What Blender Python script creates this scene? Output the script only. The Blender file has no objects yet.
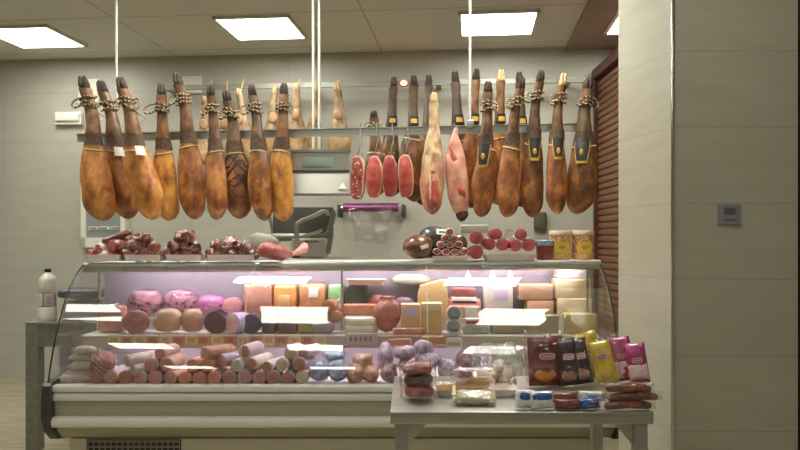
import bpy, math, random
from mathutils import Vector, Matrix, noise, Euler
PI = math.pi
R = math.radians
col = bpy.context.scene.collection
scn = bpy.context.scene

# ------------------------------------------------------------------ camera, light, exposure
F, CX, CY, CAMZ = 720.0, 410.0, 240.0, 1.28
cam_data = bpy.data.cameras.new('camera')
cam_data.sensor_width = 36.0
cam_data.lens = 36.0 * F / 800.0
cam_data.shift_x = (400.0 - CX) / 800.0
cam_data.shift_y = (CY - 225.0) / 800.0
cam_data.clip_start = 0.05
cam = bpy.data.objects.new('camera', cam_data)
col.objects.link(cam)
cam.location = (0, 0, CAMZ)
cam.rotation_euler = (R(90), 0, 0)
scn.camera = cam

world = bpy.data.worlds.new('world')
scn.world = world
world.use_nodes = True
world.node_tree.nodes['Background'].inputs[0].default_value = (0.9, 0.95, 0.8, 1)
world.node_tree.nodes['Background'].inputs[1].default_value = 0.05
scn.view_settings.view_transform = 'Standard'
scn.view_settings.look = 'None'
scn.view_settings.gamma = 1.0
scn.view_settings.exposure = 0.0
scn.cycles.use_denoising = True
scn.cycles.max_bounces = 10
scn.cycles.transparent_max_bounces = 24
scn.cycles.sample_clamp_indirect = 6.0
LAMP_BACK, LAMP_MID, LAMP_FRONT, LAMP_COUNTER, LAMP_UNDER = 17.0, 40.0, 7.5, 42.0, 38.0
LAMP_COLOUR = (1.0, 0.985, 0.90)
COUNTER_COLOUR = (1.0, 0.84, 0.93)


def P(px, py, d):
    """photo point at depth d -> place in the room"""
    return Vector(((px - CX) * d / F, d, CAMZ - (py - CY) * d / F))


def lin(h):
    h = h.lstrip('#')
    out = []
    for k in (0, 2, 4):
        c = int(h[k:k + 2], 16) / 255.0
        out.append(c / 12.92 if c <= 0.04045 else ((c + 0.055) / 1.055) ** 2.4)
    return tuple(out) + (1.0,)


# ------------------------------------------------------------------ materials
MATS = {}


def base_mat(name):
    m = bpy.data.materials.new(name)
    m.use_nodes = True
    nt = m.node_tree
    return m, nt, nt.nodes['Principled BSDF']


def coords(nt, scale=(1, 1, 1), rot=(0, 0, 0), rnd=True):
    tc = nt.nodes.new('ShaderNodeTexCoord')
    mp = nt.nodes.new('ShaderNodeMapping')
    mp.inputs['Scale'].default_value = scale
    mp.inputs['Rotation'].default_value = rot
    nt.links.new(tc.outputs['Object'], mp.inputs['Vector'])
    if rnd:
        oi = nt.nodes.new('ShaderNodeObjectInfo')
        mul = nt.nodes.new('ShaderNodeMath')
        mul.operation = 'MULTIPLY'
        mul.inputs[1].default_value = 37.0
        nt.links.new(oi.outputs['Random'], mul.inputs[0])
        nt.links.new(mul.outputs[0], mp.inputs['Location'])
    return mp.outputs['Vector']


def ramp(nt, fac, stops, interp='LINEAR'):
    r = nt.nodes.new('ShaderNodeValToRGB')
    r.color_ramp.interpolation = interp
    el = r.color_ramp.elements
    while len(el) < len(stops):
        el.new(0.5)
    for e, (p, c) in zip(el, stops):
        e.position = p
        e.color = lin(c) if isinstance(c, str) else c
    nt.links.new(fac, r.inputs['Fac'])
    return r.outputs['Color']


def mat(name, c1, c2=None, scale=18.0, rough=0.5, metal=0.0, bump=0.0, bscale=None, spec=0.5, lo=0.35, hi=0.65,
        stretch=(1, 1, 1), coat=0.0, sss=0.0, c3=None, detail=4.0):
    if name in MATS:
        return MATS[name]
    m, nt, b = base_mat(name)
    b.inputs['Roughness'].default_value = rough
    b.inputs['Metallic'].default_value = metal
    b.inputs['Specular IOR Level'].default_value = spec
    b.inputs['Coat Weight'].default_value = coat
    b.inputs['Coat Roughness'].default_value = 0.15
    if sss:
        b.inputs['Subsurface Weight'].default_value = sss
        b.inputs['Subsurface Radius'].default_value = (0.01, 0.006, 0.004)
    v = coords(nt, stretch)
    n = nt.nodes.new('ShaderNodeTexNoise')
    n.inputs['Scale'].default_value = scale
    n.inputs['Detail'].default_value = detail
    nt.links.new(v, n.inputs['Vector'])
    if c2 is None:
        b.inputs['Base Color'].default_value = lin(c1)
    else:
        st = [(lo, c1), (hi, c2)] if c3 is None else [(lo, c1), ((lo + hi) / 2, c2), (hi, c3)]
        nt.links.new(ramp(nt, n.outputs['Fac'], st), b.inputs['Base Color'])
    if bump:
        n2 = nt.nodes.new('ShaderNodeTexNoise')
        n2.inputs['Scale'].default_value = bscale or scale * 3
        n2.inputs['Detail'].default_value = 3.0
        nt.links.new(v, n2.inputs['Vector'])
        bp = nt.nodes.new('ShaderNodeBump')
        bp.inputs['Strength'].default_value = bump
        bp.inputs['Distance'].default_value = 0.01
        nt.links.new(n2.outputs['Fac'], bp.inputs['Height'])
        nt.links.new(bp.outputs[0], b.inputs['Normal'])
    MATS[name] = m
    return m


def speckle(name, c1, c2, dot, scale=160.0, size=0.35, rough=0.45, coat=0.2):
    """meat with fat specks or netting dots"""
    if name in MATS:
        return MATS[name]
    m, nt, b = base_mat(name)
    b.inputs['Roughness'].default_value = rough
    b.inputs['Coat Weight'].default_value = coat
    v = coords(nt)
    n = nt.nodes.new('ShaderNodeTexNoise')
    n.inputs['Scale'].default_value = 25.0
    nt.links.new(v, n.inputs['Vector'])
    base = ramp(nt, n.outputs['Fac'], [(0.35, c1), (0.65, c2)])
    vo = nt.nodes.new('ShaderNodeTexVoronoi')
    vo.inputs['Scale'].default_value = scale
    nt.links.new(v, vo.inputs['Vector'])
    msk = ramp(nt, vo.outputs['Distance'], [(size * 0.7, (1, 1, 1, 1)), (size, (0, 0, 0, 1))])
    mx = nt.nodes.new('ShaderNodeMix')
    mx.data_type = 'RGBA'
    nt.links.new(msk, mx.inputs['Factor'])
    nt.links.new(base, mx.inputs['A'])
    mx.inputs['B'].default_value = lin(dot)
    nt.links.new(mx.outputs['Result'], b.inputs['Base Color'])
    MATS[name] = m
    return m


def emit(name, colour, strength):
    m = bpy.data.materials.new(name)
    m.use_nodes = True
    nt = m.node_tree
    nt.nodes.clear()
    e = nt.nodes.new('ShaderNodeEmission')
    e.inputs[0].default_value = tuple(colour) + (1,)
    e.inputs[1].default_value = strength
    o = nt.nodes.new('ShaderNodeOutputMaterial')
    nt.links.new(e.outputs[0], o.inputs[0])
    return m


def clear(name, tint=(0.95, 0.97, 0.95), base=0.04, gain=0.9, rough=0.0, bump=0.0, bscale=40.0, white=0.0):
    """glass and cling film: see-through with a mirror-like sheen that grows at grazing angles"""
    m = bpy.data.materials.new(name)
    m.use_nodes = True
    nt = m.node_tree
    nt.nodes.clear()
    tr = nt.nodes.new('ShaderNodeBsdfTransparent')
    tr.inputs[0].default_value = tuple(tint) + (1,)
    gl = nt.nodes.new('ShaderNodeBsdfGlossy')
    gl.inputs['Roughness'].default_value = rough
    lw = nt.nodes.new('ShaderNodeLayerWeight')
    lw.inputs['Blend'].default_value = 0.5
    pw = nt.nodes.new('ShaderNodeMath')
    pw.operation = 'POWER'
    pw.inputs[1].default_value = 5.0
    nt.links.new(lw.outputs['Facing'], pw.inputs[0])
    ma = nt.nodes.new('ShaderNodeMath')
    ma.operation = 'MULTIPLY_ADD'
    ma.inputs[1].default_value = gain
    ma.inputs[2].default_value = base
    nt.links.new(pw.outputs[0], ma.inputs[0])
    mix = nt.nodes.new('ShaderNodeMixShader')
    nt.links.new(ma.outputs[0], mix.inputs[0])
    nt.links.new(tr.outputs[0], mix.inputs[1])
    nt.links.new(gl.outputs[0], mix.inputs[2])
    if bump:
        v = coords(nt)
        n = nt.nodes.new('ShaderNodeTexNoise')
        n.inputs['Scale'].default_value = bscale
        n.inputs['Detail'].default_value = 2.0
        nt.links.new(v, n.inputs['Vector'])
        bp = nt.nodes.new('ShaderNodeBump')
        bp.inputs['Strength'].default_value = bump
        bp.inputs['Distance'].default_value = 0.02
        nt.links.new(n.outputs['Fac'], bp.inputs['Height'])
        nt.links.new(bp.outputs[0], gl.inputs['Normal'])
        nt.links.new(bp.outputs[0], lw.inputs['Normal'])
    last = mix
    if white:
        df = nt.nodes.new('ShaderNodeBsdfDiffuse')
        df.inputs[0].default_value = (0.85, 0.85, 0.82, 1)
        m2 = nt.nodes.new('ShaderNodeMixShader')
        m2.inputs[0].default_value = white
        nt.links.new(mix.outputs[0], m2.inputs[1])
        nt.links.new(df.outputs[0], m2.inputs[2])
        last = m2
    o = nt.nodes.new('ShaderNodeOutputMaterial')
    nt.links.new(last.outputs[0], o.inputs[0])
    return m


def tile_mat(name, c1, c2, joint, bw, bh, mortar=0.004, plane='XZ', rough=0.55, off=(0, 0, 0), grain=(3, 3, 14), spec=0.4, offset=0.0):
    m, nt, b = base_mat(name)
    b.inputs['Roughness'].default_value = rough
    b.inputs['Specular IOR Level'].default_value = spec
    tc = nt.nodes.new('ShaderNodeTexCoord')
    sep = nt.nodes.new('ShaderNodeSeparateXYZ')
    nt.links.new(tc.outputs['Object'], sep.inputs[0])
    cmb = nt.nodes.new('ShaderNodeCombineXYZ')
    for k, ax in enumerate(plane):
        nt.links.new(sep.outputs[ax], cmb.inputs[k])
    mp = nt.nodes.new('ShaderNodeMapping')
    mp.inputs['Location'].default_value = off
    nt.links.new(cmb.outputs[0], mp.inputs[0])
    br = nt.nodes.new('ShaderNodeTexBrick')
    br.offset = offset
    br.inputs['Scale'].default_value = 1.0
    br.inputs['Brick Width'].default_value = bw
    br.inputs['Row Height'].default_value = bh
    br.inputs['Mortar Size'].default_value = mortar
    br.inputs['Mortar Smooth'].default_value = 0.3
    br.inputs['Mortar'].default_value = lin(joint)
    nt.links.new(mp.outputs[0], br.inputs['Vector'])
    mp2 = nt.nodes.new('ShaderNodeMapping')
    mp2.inputs['Scale'].default_value = grain
    nt.links.new(tc.outputs['Object'], mp2.inputs[0])
    n = nt.nodes.new('ShaderNodeTexNoise')
    n.inputs['Scale'].default_value = 1.6
    n.inputs['Detail'].default_value = 6.0
    nt.links.new(mp2.outputs[0], n.inputs['Vector'])
    c = ramp(nt, n.outputs['Fac'], [(0.3, c1), (0.7, c2)])
    nt.links.new(c, br.inputs['Color1'])
    nt.links.new(c, br.inputs['Color2'])
    nt.links.new(br.outputs['Color'], b.inputs['Base Color'])
    return m


# ------------------------------------------------------------------ mesh building
class MB:
    def __init__(self):
        self.v, self.f, self.T = [], [], Matrix.Identity(4)

    def add(self, verts, faces):
        o = len(self.v)
        self.v += [tuple(self.T @ Vector(p)) for p in verts]
        self.f += [tuple(i + o for i in f) for f in faces]
        return self

    def box(self, x0, x1, y0, y1, z0, z1):
        vs = [(x, y, z) for z in (z0, z1) for y in (y0, y1) for x in (x0, x1)]
        return self.add(vs, [(0, 2, 3, 1), (4, 5, 7, 6), (0, 1, 5, 4), (2, 6, 7, 3), (0, 4, 6, 2), (1, 3, 7, 5)])

    def rbox(self, c, s, r=0.004, n=3, div=1):
        """rounded box, centre c, full size s"""
        h = [x / 2 for x in s]
        r = min(r, min(h) * 0.98)
        axes = []
        for k in range(3):
            a = [-h[k] + r * (1 - math.cos(PI / 2 * i / n)) for i in range(n + 1)]
            inner = [(-h[k] + r) + (2 * (h[k] - r)) * i / div for i in range(1, div)]
            axes.append(a + inner + [-x for x in reversed(a)])
        vs, fs = [], []
        for k in range(3):
            u, w = [(1, 2), (2, 0), (0, 1)][k]
            for sgn in (-1, 1):
                o = len(vs)
                A, B = axes[u], axes[w]
                for bb in B:
                    for aa in A:
                        p = [0, 0, 0]
                        p[k], p[u], p[w] = sgn * h[k], aa, bb
                        q = [max(-(h[i] - r), min(h[i] - r, p[i])) for i in range(3)]
                        dv = Vector([p[i] - q[i] for i in range(3)])
                        if dv.length > 1e-9:
                            dv = dv.normalized() * r
                        vs.append((c[0] + q[0] + dv.x, c[1] + q[1] + dv.y, c[2] + q[2] + dv.z))
                na = len(A)
                for j in range(len(B) - 1):
                    for i in range(na - 1):
                        f = (o + j * na + i, o + j * na + i + 1, o + (j + 1) * na + i + 1, o + (j + 1) * na + i)
                        fs.append(f if sgn > 0 else f[::-1])
        return self.add(vs, fs)

    def loft(self, rings, cap=True, close=True):
        n = len(rings[0])
        vs = [p for r in rings for p in r]
        fs = []
        for k in range(len(rings) - 1):
            for i in range(n if close else n - 1):
                j = (i + 1) % n
                fs.append((k * n + i, k * n + j, (k + 1) * n + j, (k + 1) * n + i))
        if cap:
            fs.append(tuple(range(n))[::-1])
            fs.append(tuple((len(rings) - 1) * n + i for i in range(n)))
        return self.add(vs, fs)

    def tube(self, pts, r, seg=8, closed=False):
        pts = [Vector(p) for p in pts]
        n = len(pts)
        rings, prev = [], None
        for i, p in enumerate(pts):
            if closed:
                t = pts[(i + 1) % n] - pts[i - 1]
            else:
                t = pts[min(i + 1, n - 1)] - pts[max(i - 1, 0)]
            t = t.normalized() if t.length > 1e-9 else Vector((0, 0, 1))
            if prev is None:
                a = Vector((0, 0, 1)) if abs(t.z) < 0.9 else Vector((1, 0, 0))
                a = (a - t * a.dot(t)).normalized()
            else:
                a = prev - t * prev.dot(t)
                a = a.normalized() if a.length > 1e-6 else prev
            prev = a
            b = t.cross(a)
            rr = r[i] if isinstance(r, (list, tuple)) else r
            rings.append([p + a * (rr * math.cos(2 * PI * k / seg)) + b * (rr * math.sin(2 * PI * k / seg)) for k in range(seg)])
        if closed:
            rings.append(rings[0])
            return self.loft(rings, cap=False)
        return self.loft(rings)

    def lathe(self, prof, seg=24, sx=1.0, sy=1.0, c=(0, 0, 0)):
        rings = [[(c[0] + r * sx * math.cos(2 * PI * k / seg), c[1] + r * sy * math.sin(2 * PI * k / seg), c[2] + z) for k in range(seg)] for r, z in prof]
        return self.loft(rings)

    def prism(self, poly, y0, y1):
        """polygon in XZ run from y0 to y1"""
        n = len(poly)
        vs = [(x, y0, z) for x, z in poly] + [(x, y1, z) for x, z in poly]
        fs = [tuple(range(n))[::-1], tuple(range(n, 2 * n))]
        fs += [(i, (i + 1) % n, n + (i + 1) % n, n + i) for i in range(n)]
        return self.add(vs, fs)

    def run_x(self, prof, x0, x1):
        """profile of (y, z) run along x"""
        n = len(prof)
        vs = [(x0, y, z) for y, z in prof] + [(x1, y, z) for y, z in prof]
        fs = [tuple(range(n)), tuple(range(n, 2 * n))[::-1]]
        fs += [((i + 1) % n, i, n + i, n + (i + 1) % n) for i in range(n)]
        return self.add(vs, fs)

    def ball(self, r, c=(0, 0, 0), seg=18, rings=10, pw=1.0):
        out = []
        for k in range(rings + 1):
            a = PI * k / rings
            z, q = -math.cos(a), max(math.sin(a), 0.02) ** pw
            out.append([(c[0] + r[0] * q * math.cos(2 * PI * i / seg), c[1] + r[1] * q * math.sin(2 * PI * i / seg), c[2] + r[2] * z) for i in range(seg)])
        return self.loft(out)

    def pillow(self, w, h, t, nx=14, ny=14, crumple=0.004, seed=0, pw=0.5, edge=0.0008):
        """sealed bag standing in XZ with its foot at z = 0, facing -Y"""
        vs, fs = [], []
        idx = {}
        for s in (-1, 1):
            for j in range(ny + 1):
                for i in range(nx + 1):
                    u, v = 2 * i / nx - 1, 2 * j / ny - 1
                    prof = max(0.0, (1 - u ** 4) * (1 - v ** 4)) ** pw
                    nz = noise.noise(Vector((u * 2.3, v * 2.9, s * 3.1 + seed)))
                    nz2 = noise.noise(Vector((u * 6, v * 6.5, s * 7.1 + seed)))
                    th = t / 2 * prof * (1 + 0.25 * nz) + crumple * prof * nz2 + edge
                    pin = 1 - 0.05 * (1 - abs(v)) * 0 - 0.03 * prof
                    idx[s, i, j] = len(vs)
                    vs.append((u * w / 2 * pin, s * th, (v + 1) * h / 2))
        for s in (-1, 1):
            for j in range(ny):
                for i in range(nx):
                    f = (idx[s, i, j], idx[s, i + 1, j], idx[s, i + 1, j + 1], idx[s, i, j + 1])
                    fs.append(f if s < 0 else f[::-1])
        rim = [(i, 0) for i in range(nx)] + [(nx, j) for j in range(ny)] + [(i, ny) for i in range(nx, 0, -1)] + [(0, j) for j in range(ny, 0, -1)]
        for a in range(len(rim)):
            p, q = rim[a], rim[(a + 1) % len(rim)]
            fs.append((idx[(-1,) + q], idx[(-1,) + p], idx[(1,) + p], idx[(1,) + q]))
        return self.add(vs, fs)

    def lump(self, amp, scale, seed=0):
        s = Vector((seed * 3.7, seed * 1.3, seed * 2.1))
        self.v = [tuple(Vector(p) + noise.noise_vector(Vector(p) * scale + s) * amp) for p in self.v]
        return self

    def mesh(self, name, m, smooth=True):
        me = bpy.data.meshes.new(name)
        me.from_pydata(self.v, [], self.f)
        me.validate()
        if m is not None:
            me.materials.append(m)
        if smooth:
            me.polygons.foreach_set('use_smooth', [True] * len(me.polygons))
            try:
                me.set_sharp_from_angle(angle=R(42))
            except Exception:
                pass
        me.update()
        return me

    def build(self, name, m, parent=None, loc=(0, 0, 0), rot=(0, 0, 0), smooth=True):
        o = bpy.data.objects.new(name, self.mesh(name, m, smooth))
        col.objects.link(o)
        o.location = loc
        o.rotation_euler = rot
        if parent:
            o.parent = parent
        return o


def tag(o, label=None, cat=None, group=None, kind=None):
    for k, v in (('label', label), ('category', cat), ('group', group), ('kind', kind)):
        if v:
            o[k] = v
    return o


def thing(name, label, cat, loc=(0, 0, 0), rot=(0, 0, 0), group=None):
    o = bpy.data.objects.new(name, None)
    col.objects.link(o)
    o.empty_display_size = 0.05
    o.location = loc
    o.rotation_euler = rot
    return tag(o, label, cat, group)


def struct(name, mb, m, loc=(0, 0, 0), rot=(0, 0, 0), smooth=False, parent=None):
    o = mb.build(name, m, parent, loc, rot, smooth)
    if parent is None:
        o['kind'] = 'structure'
    return o


def solo(name, mb, m, label, cat, loc=(0, 0, 0), rot=(0, 0, 0), group=None, smooth=True):
    return tag(mb.build(name, m, None, loc, rot, smooth), label, cat, group)


ORD = ['first', 'second', 'third', 'fourth', 'fifth', 'sixth', 'seventh', 'eighth', 'ninth', 'tenth', 'eleventh', 'twelfth',
       'thirteenth', 'fourteenth', 'fifteenth', 'sixteenth', 'seventeenth', 'eighteenth', 'nineteenth', 'twentieth']

# ------------------------------------------------------------------ shared materials
wall_tile = tile_mat('wall_tile', '#b3b1a3', '#bcbaac', '#a9a799', 0.9, 0.45, 0.003, 'XZ', 0.4, (0.2, 0.06, 0), (2, 2, 9))
pillar_tile = tile_mat('pillar_tile', '#b5b19d', '#bfbba8', '#a6a292', 0.60, 0.30, 0.0025, 'XZ', 0.35, (0.17, 0.075, 0), (2, 2, 12))
pillar_side_tile = tile_mat('pillar_side_tile', '#b5b19d', '#bfbba8', '#aaa696', 0.60, 0.30, 0.0025, 'YZ', 0.35, (0.2, 0.075, 0), (2, 2, 12))
ceiling_mat = tile_mat('ceiling_board', '#d9d6cb', '#dfdcd1', '#b5b0a4', 1.9, 0.95, 0.008, 'XY', 0.8, (0.25, 0.2, 0), (1, 1, 1))
floor_mat = tile_mat('floor_tile', '#8f866e', '#b0a78c', '#857c64', 1.2, 0.6, 0.003, 'XY', 0.45, (0, 0, 0), (3, 14, 3))
steel = mat('brushed_steel', '#b9b8b0', '#cbcac2', 8, 0.34, 0.9, stretch=(1, 20, 20))
steel_dull = mat('dull_steel', '#8f8f86', '#a4a49a', 10, 0.5, 0.75, stretch=(1, 12, 12))
chrome = mat('chrome', '#d8d8d4', None, rough=0.15, metal=1.0)
alu = mat('aluminium', '#e4e3da', None, rough=0.35)
white_paint = mat('white_paint', '#e4e1d4', None, rough=0.45)
cream_panel = mat('cream_panel', '#aea892', None, rough=0.5)
dark_plastic = mat('dark_plastic', '#3b3b3a', '#444442', 20, 0.5)
black_plastic = mat('black_plastic', '#1c1c1c', None, rough=0.4)
grey_panel = mat('grey_panel', '#8d938f', None, rough=0.35)
foam_white = mat('white_foam', '#e9dcd4', '#f0e5dd', 60, 0.7, bump=0.1)
paper_white = mat('white_paper', '#ecebe4', None, rough=0.6)
card_cream = mat('cream_card', '#d8cfa8', '#cbb98e', 60, rough=0.6)
card_red = mat('red_card', '#b58e76', '#c29c84', 60, rough=0.6)
card_tan = mat('tan_print', '#b59a6c', '#c4aa7c', 60, rough=0.6)
card_rose = mat('rose_print', '#a0604e', '#ae7060', 60, rough=0.6)
glass_mat = clear('counter_glass', (0.98, 0.99, 0.985), 0.09, 0.9)
film = clear('cling_film', (0.98, 0.98, 0.98), 0.10, 0.8, 0.14, 1.0, 55.0, 0.0)
film_white = clear('milky_film', (0.97, 0.96, 0.96), 0.12, 0.8, 0.12, 1.0, 55.0, 0.07)
glass_edge = mat('dark_glass_edge', '#1d2622', None, rough=0.3)

# ------------------------------------------------------------------ room shell (the room stands turned 5 degrees against the counter)
RA = R(-5.0)
RO = Vector((0, 6.395, 0))
RM = Matrix.Translation(RO) @ Matrix.Rotation(RA, 4, 'Z')


def room(u, v, z):
    return RM @ Vector((u, v, z))


ZC = 2.96
struct('wall_back', MB().box(-6.0, 3.2, 0, 0.15, 0, ZC), wall_tile, RO, (0, 0, RA))
struct('floor', MB().box(-6.0, 3.2, -11.0, 0.15, -0.1, 0), floor_mat, RO, (0, 0, RA))
struct('ceiling', MB().box(-6.0, 3.2, -11.0, 0.15, ZC, ZC + 0.1), ceiling_mat, RO, (0, 0, RA))
struct('wall_left', MB().box(-6.15, -6.0, -11.0, 0.15, 0, ZC), wall_tile, RO, (0, 0, RA))
struct('wall_right', MB().box(3.2, 3.35, -11.0, 0.15, 0, ZC), wall_tile, RO, (0, 0, RA))
struct('wall_front', MB().box(-6.0, 3.2, -11.15, -11.0, 0, ZC), wall_tile, RO, (0, 0, RA))

# tiled pillar on the right, its left side splayed back
m = MB()
foot = [(1.038, 2.84), (1.53, 2.84), (1.60, 3.28), (0.946, 3.26)]
m.add([(x, y, 0) for x, y in foot] + [(x, y, ZC + 0.02) for x, y in foot],
      [(0, 1, 5, 4), (1, 2, 6, 5), (2, 3, 7, 6), (4, 5, 6, 7), (3, 2, 1, 0)])
pillar = struct('pillar', m, pillar_tile)
side = MB()
dv = Vector((0.946 - 1.038, 3.26 - 2.84, 0))
L_ = dv.length
side.add([(0, 0, 0), (0, L_, 0), (0, L_, ZC), (0, 0, ZC), (0.02, 0.001, 0), (0.02, L_, 0), (0.02, L_, ZC), (0.02, 0.001, ZC)],
         [(0, 3, 2, 1), (4, 5, 6, 7), (0, 1, 5, 4), (1, 2, 6, 5), (2, 3, 7, 6), (3, 0, 4, 7)])
side.build('side_cladding', pillar_side_tile, pillar, (1.036, 2.84, 0), (0, 0, math.atan2(-dv.x, dv.y)), smooth=False)
trim = struct('trim_1', MB().rbox((1.035, 2.836, ZC / 2), (0.014, 0.014, ZC - 0.002), 0.005), chrome, smooth=True)
dark_wood = mat('dark_door_wood', '#4a2a22', '#5c352a', 8, 0.45, stretch=(10, 10, 1))
struct('door_1', MB().box(1.545, 1.68, 2.80, 2.95, 0, 2.1).box(1.545, 1.68, 2.80, 2.95, 2.1, ZC), dark_wood)

# brown ceiling field over the shutter and the rolling shutter itself
brown_field = mat('brown_soffit', '#8e7c6b', '#978472', 5, 0.5)
struct('trim_2', MB().box(1.36, 3.18, -3.2, -0.01, ZC - 0.03, ZC - 0.004), brown_field, RO, (0, 0, RA))
slat_mat = mat('shutter_wood', '#6b452c', '#7f5538', 14, 0.4, stretch=(1, 1, 8))
sh = thing('rolling_shutter', 'brown slatted rolling shutter beside the tiled pillar', 'shutter', (1.63, 6.2, 0))
m = MB()
for k in range(46):
    z = 0.10 + k * 0.0555
    prof = [(-0.004, 0), (-0.012, 0.008), (-0.014, 0.026), (-0.010, 0.044), (0, 0.052), (0.01, 0.052), (0.01, 0)]
    pts0 = [(x, -2.75, z + dz) for x, dz in prof]
    pts1 = [(x, 0.0, z + dz) for x, dz in prof]
    m.loft([pts1, pts0])
m.build('slat_curtain', slat_mat, sh, smooth=False)
MB().box(-0.06, 0.26, -2.78, 0.02, 2.66, 2.74).build('housing', dark_wood, sh)
MB().box(-0.045, 0.03, -0.01, 0.03, 0, 2.66).build('guide_rail', dark_wood, sh)

# ------------------------------------------------------------------ ceiling light panels
lamp_frame_m = mat('lamp_frame_white', '#d8d4c8', None, rough=0.4)
em_back = emit('lamp_diffuser_back', LAMP_COLOUR, LAMP_BACK)
em_mid = emit('lamp_diffuser_middle', LAMP_COLOUR, LAMP_MID)
em_front = emit('lamp_diffuser_front', LAMP_COLOUR, LAMP_FRONT)


def lamp(X, Y, label, em, w=0.55, drop=0.0):
    t = thing('ceiling_light', label, 'ceiling light', (X, Y, ZC - 0.012 - drop), (0, 0, RA), 'square ceiling light panels')
    h = w / 2
    f = MB()
    for a in (0, 1, 2, 3):
        f.T = Matrix.Rotation(a * PI / 2, 4, 'Z')
        f.box(-h - 0.022, h + 0.022, h, h + 0.022, -0.012, 0.011)
    f.build('frame', lamp_frame_m, t, smooth=False)
    MB().box(-h, h, -h, h, -0.006, 0.008).build('diffuser', em, t, smooth=False)


lamp(-3.09, 5.92, 'square ceiling light at the left end, above the bleach bottle', em_back)
lamp(-1.165, 5.67, 'square ceiling light above the dark hams on the left', em_back)
lamp(0.675, 5.55, 'square ceiling light beside the tall white rod', em_back)
lamp(1.81, 5.40, 'ceiling light half hidden by the tiled pillar', em_back, drop=0.03)
for Y, nm in ((2.05, 'upper'), (0.15, 'middle'), (-1.75, 'lowest')):
    for X, cn in ((-2.65, 'left'), (-0.95, 'middle'), (0.85, 'right')):
        lamp(X, Y - X * 0.0875, f'square ceiling light mirrored {nm} in the {cn} counter glass', em_front)

for X, cn in ((-2.95, 'left'), (-1.05, 'middle'), (0.55, 'right')):
    lamp(X, 3.75 - X * 0.0875, f'square ceiling light straight over the counter at its {cn}', em_mid)

# ------------------------------------------------------------------ things on the walls
wl = RA


def on_wall(px, py, off=0.0):
    """point on the back wall seen at a photo place"""
    d = 6.4
    for _ in range(6):
        X = (px - CX) * d / F
        d = 6.395 - 0.0875 * X - off
    return P(px, py, d)


t = thing('fuse_box', 'white framed fuse box with grey door behind the first hams', 'fuse box', on_wall(105, 203, 0.04), (0, 0, wl))
s = 6.6 / F
W_, H_ = 46 * s, 89 * s
f = MB()
f.box(-W_ / 2, W_ / 2, -0.04, 0.035, H_ / 2 - 0.04, H_ / 2).box(-W_ / 2, W_ / 2, -0.04, 0.035, -H_ / 2, -H_ / 2 + 0.09)
f.box(-W_ / 2, -W_ / 2 + 0.045, -0.04, 0.035, -H_ / 2, H_ / 2).box(W_ / 2 - 0.045, W_ / 2, -0.04, 0.035, -H_ / 2, H_ / 2)
f.build('frame', white_paint, t, smooth=False)
MB().box(-W_ / 2 + 0.04, W_ / 2 - 0.04, -0.02, 0.03, -H_ / 2 + 0.05, H_ / 2 - 0.03).build('door', grey_panel, t, smooth=False)
for k, (a, b) in enumerate(((-0.14, -0.06), (-0.04, 0.05), (0.07, 0.14))):
    MB().box(a, b, -0.03, -0.019, -0.245, -0.215).build('breaker_strip', white_paint, t, smooth=False)
    q = MB()
    for j in range(4):
        q.box(a + 0.01 + j * 0.017, a + 0.02 + j * 0.017, -0.034, -0.0295, -0.238, -0.224)
    q.build('breaker_switch', black_plastic, t, smooth=False)
MB().rbox((-0.135, -0.026, 0.02), (0.03, 0.012, 0.02), 0.003).build('latch', black_plastic, t)
for px, py, w, h, lb in ((89, 91, 22, 24, 'pale square cover plate high on the wall behind the first ham'), (192, 85, 20, 17, 'pale cover plate on the wall behind the fifth ham')):
    c = on_wall(px, py, 0.012)
    t = thing('cover_plate', lb, 'cover plate', c, (0, 0, wl))
    MB().rbox((0, 0, 0), (w * s, 0.02, h * s), 0.005).build('plate', white_paint, t)
    for sx in (-1, 1):
        MB().ball((0.006, 0.004, 0.006), (sx * w * s * 0.4, -0.010, 0)).build('screw', steel_dull, t)
t = thing('emergency_light', 'white oblong emergency light on the wall left of the hams', 'emergency light', on_wall(68.5, 118.5, 0.035), (0, 0, wl))
MB().rbox((0, 0.01, 0), (28 * s, 0.05, 13 * s), 0.008).build('housing', white_paint, t)
MB().rbox((0, -0.02, 0.008), (25 * s, 0.03, 8 * s), 0.01).build('diffuser', mat('opal_plastic', '#e9e6dc', None, rough=0.3), t)
t = thing('junction_box', 'dark oblong box on the wall below the black labelled hams', 'junction box', on_wall(540, 221, 0.04), (0, 0, wl))
MB().rbox((0, 0, 0), (0.105, 0.07, 0.15), 0.008).build('housing', mat('brown_plastic', '#4e463a', None, rough=0.5), t)
MB().rbox((0, -0.037, 0), (0.085, 0.01, 0.13), 0.004).build('lid', mat('brown_plastic_lid', '#5a5144', None, rough=0.5), t)
t = thing('wall_switch', 'grey square switch plate on the tiled pillar', 'switch', P(729.5, 214.5, 2.836))
MB().rbox((0, 0, 0), (0.09, 0.010, 0.082), 0.003).build('plate', mat('switch_grey', '#8e8e92', None, rough=0.4), t)
MB().rbox((0, -0.006, 0.014), (0.044, 0.006, 0.024), 0.002).build('rocker', mat('switch_dark', '#63636a', None, rough=0.4), t)
MB().rbox((0, -0.006, -0.02), (0.044, 0.004, 0.004), 0.001).build('marking', mat('switch_dark', '#63636a'), t)
t = thing('rear_ham_rail', 'thin steel rail along the back wall holding the rear hams', 'rail', on_wall(380, 84, 0.22), (0, 0, wl))
m = MB()
m.box(-1.95, 1.72, -0.012, 0.012, -0.02, 0.022)
m.build('bar', steel_dull, t, smooth=False)
for u in (-1.9, -0.6, 0.5, 1.6):
    MB().box(u - 0.02, u + 0.02, 0.012, 0.215, -0.015, 0.015).build('bracket', steel_dull, t, smooth=False)
red_c = on_wall(404, 83.5, 0.25)
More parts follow.
